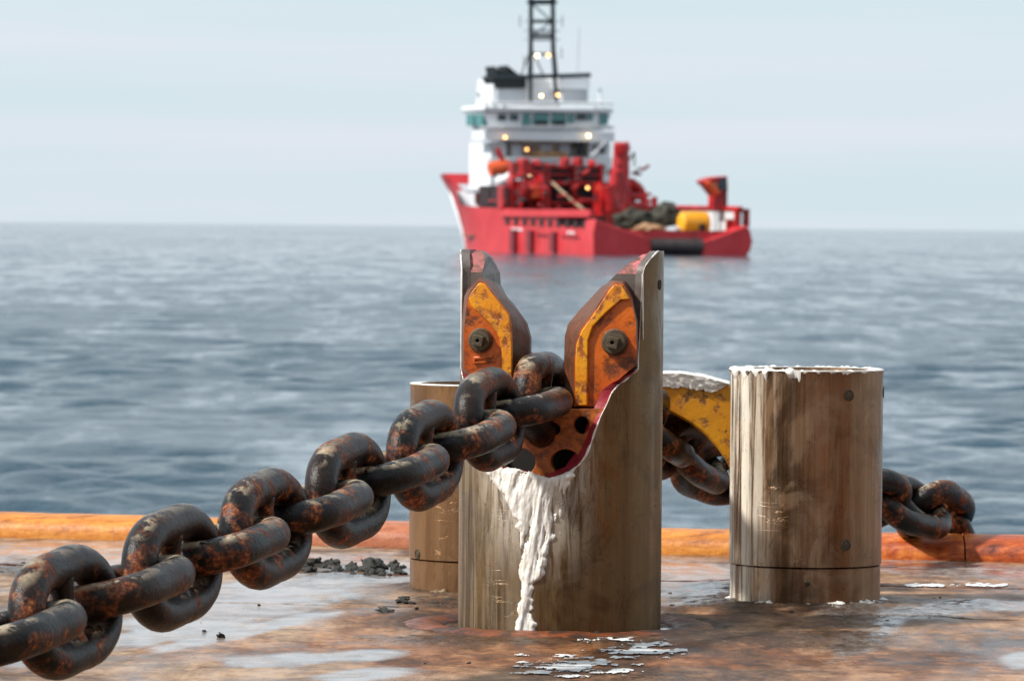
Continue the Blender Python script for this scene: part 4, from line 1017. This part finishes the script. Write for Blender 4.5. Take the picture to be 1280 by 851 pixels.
b = MB(); xa, za_ = sp(664, 240, 32); b.lathe([(2.2, -1.4), (2.2, -1.2), (1.2, -1.1), (1.2, 1.1), (2.2, 1.2), (2.2, 1.4)], 20, c=(xa, 33, za_), axis='x'); b.build('winch_drum', S['red2'], ship, smooth=40)
bx(664, 233, 676, 248, 31.5, .6, 'winch_motor', S['orange'], bevel=.1)
rod([(690, 228, 31), (716, 252, 28), (730, 262, 24)], .16, 'tow_wire', S['rope'])
# port deck crane with orange boat
rod([(612, 212, 40), (632, 208, 40), (640, 218, 40)], .9, 'rescue_boat', S['orange'])
rod([(622, 186, 40), (628, 200, 40), (636, 214, 40)], .35, 'davit', S['red2']); rod([(620, 231, 37), (632, 226, 37), (643, 220, 37)], .75, 'life_raft', S['white'])
# tall red crane column
rod([(777, 178, 26), (776, 215, 26), (770, 262, 26)], [.9, 1.1, 1.2], 'crane_column', S['red2'], n=12)
rod([(776, 180, 25), (779, 190, 25)], 1.0, 'crane_tip', S['red2'], n=12); rod([(760, 232, 24.5), (767, 262, 24.5)], 1.0, 'crane_ram', S['red2'])
rod([(771, 215, 24.5), (764, 262, 24.5)], .8, 'crane_stay', S['red2'])
for a_, b_ in (((790, 228), (800, 236)), ((800, 236), (806, 250)), ((806, 250), (806, 268)), ((784, 232), (784, 265)), ((784, 245), (804, 245)), ((784, 258), (806, 258))): rod([(*a_, 27), (*b_, 27)], .55, 'gantry_arm', S['red2'])
bx(780, 226, 794, 264, 28, 2, 'crane_base', S['red2']); bx(752, 228, 782, 285, 29, 3, 'crane_pedestal', S['red2']); bx(743, 270, 756, 284, 22, 1, 'deck_opening', S['dark'])
rod([(792, 192, 27), (787, 200, 27)], .14, 'wind_gauge', S['mast']); rod([(793, 190, 27), (793, 208, 27)], .1, 'wind_gauge', S['mast'])
rod([(808, 243, 20), (808, 256, 20)], .2, 'rail_post', S['red2']); rod([(818, 246, 20), (818, 258, 20)], .4, 'rail_post', S['red2'])
rg = random.Random(11)
for k in range(70):
    xx = rg.uniform(640, 806); yy = rg.uniform(206, 262); yl = rg.uniform(24, 33); L_ = rg.uniform(4, 16); an = rg.choice([0, 0, 1.57, 1.57, .7, -.8])
    rod([(xx, yy, yl), (xx+L_*math.cos(an), yy-L_*math.sin(an)*.8, yl)], rg.uniform(.08, .28), 'deck_fitting', S[rg.choice(['red2', 'red2', 'darkred', 'dark', 'dark', 'mast', 'white' if k % 5 == 0 else 'red2'])], n=5)
for k in range(26):
    xx = 606+k*6.2; rod([(xx, 158, Y0-1.2), (xx, 164, Y0-1.2)], .06, 'railing_post', S['grey'], n=4)
rod([(606, 158, Y0-1.2), (766, 158, Y0-1.2)], .07, 'railing', S['grey'], n=4)
for k, (a_, b_) in enumerate([(632, 178), (650, 178), (716, 178), (742, 182), (752, 200), (744, 200), (618, 184), (618, 204)]): bx(a_, b_, a_+3.5, b_+7, Y0+(.8 if a_ > 735 or a_ < 625 else 2.8), .4, 'porthole', S['dglass'])
for x_4, y_4 in ((650, 20), (703, 20), (655, 70), (702, 60)): rod([(x_4, y_4, Y0+4.4), (x_4, y_4+14, Y0+4.4)], .06, 'whip_aerial', S['mast'], n=4)
# things on the cargo deck
def heap(px, py, rx, rz, yl, label, mat, name):
    import bmesh
    from mathutils import noise
    bm = bmesh.new(); bmesh.ops.create_icosphere(bm, subdivisions=3, radius=1)
    for v in bm.verts: k = 1+.35*noise.noise(v.co*2+Vector((px, 0, 0))); v.co *= k
    me = bpy.data.meshes.new(name); bm.to_mesh(me); bm.free(); me.materials.append(mat)
    o = bpy.data.objects.new(name, me); col.objects.link(o); x, z = sp(px, py, yl); o.location = SO+sdv*x+hd*yl+Vector((0, 0, z)); o.rotation_euler = (0, 0, TH); o.scale = (rx, 1.6, rz); tag(o, label, 'deck cargo')
heap(795, 277, 2.7, 1.5, 16, 'low dark green net heap on the ship, nearest its crane', S['net'], 'net_heap')
heap(834, 272, 1.7, 1.9, 13, 'pointed dark net heap on the ship beside the yellow buoy', S['net'], 'net_heap')
heap(812, 287, 2.0, .7, 9, 'low tan heap of gear on the ship in front of the nets', S['tan'], 'gear_heap')
heap(845, 289, 1.4, .6, 8, 'grey low bundle on the ship left of the yellow buoy', S['grey'], 'gear_bundle')
x, z = sp(871, 280, 6); bo = empty('mooring_buoy', SO+sdv*x+hd*7+Vector((0, 0, z-1.4)), TH); tag(bo, 'yellow drum shaped buoy standing on the ship near its stern', 'buoy')
b = MB(); b.lathe([(.3, -1.75), (1.1, -1.72), (1.35, -1.5), (1.4, 0), (1.35, 1.5), (1.1, 1.72), (.3, 1.75)], 24, c=(0, 0, 1.45), axis='x'); b.build('drum', S['yellow'], bo, smooth=40)
for k in range(5): b = MB(); b.lathe([(1.43, -.05), (1.43, .05)], 24, c=(-1.2+k*.6, 0, 1.45), axis='x', cap=False); b.build('band', S['yellow'], bo)
b = MB(); b.box(.15, -1.75, .6, .85, -1.3, 1.4); b.build('hatch', S['dark'], bo)
# lit lamps
for x_3, y_3, yl, s_, mt in [(631, 172, Y0-1.6, .26, 'lamp'), (735, 170, Y0-1.6, .30, 'lampw'), (658, 187, Y0+1.5, .24, 'lamp'), (707, 186, Y0+1.5, .24, 'lamp'), (734, 235, 32, .24, 'lamp'), (671, 70, Y0+4, .36, 'lampw'), (685, 69.5, Y0+4, .32, 'lamp'), (676, 120, Y0+4, .26, 'lampw'), (697, 119, Y0+4, .27, 'lamp'), (661, 220, 31, .16, 'lampw')]:
    xx, zz = sp(x_3, y_3, yl); s_ *= .62; b = MB(); b.lathe([(s_*.3, -.05), (s_, 0), (s_, .25), (s_*.6, .4)], 12, c=(xx, yl-.3, zz), axis='y'); b.build('deck_lamp', S[mt], ship)
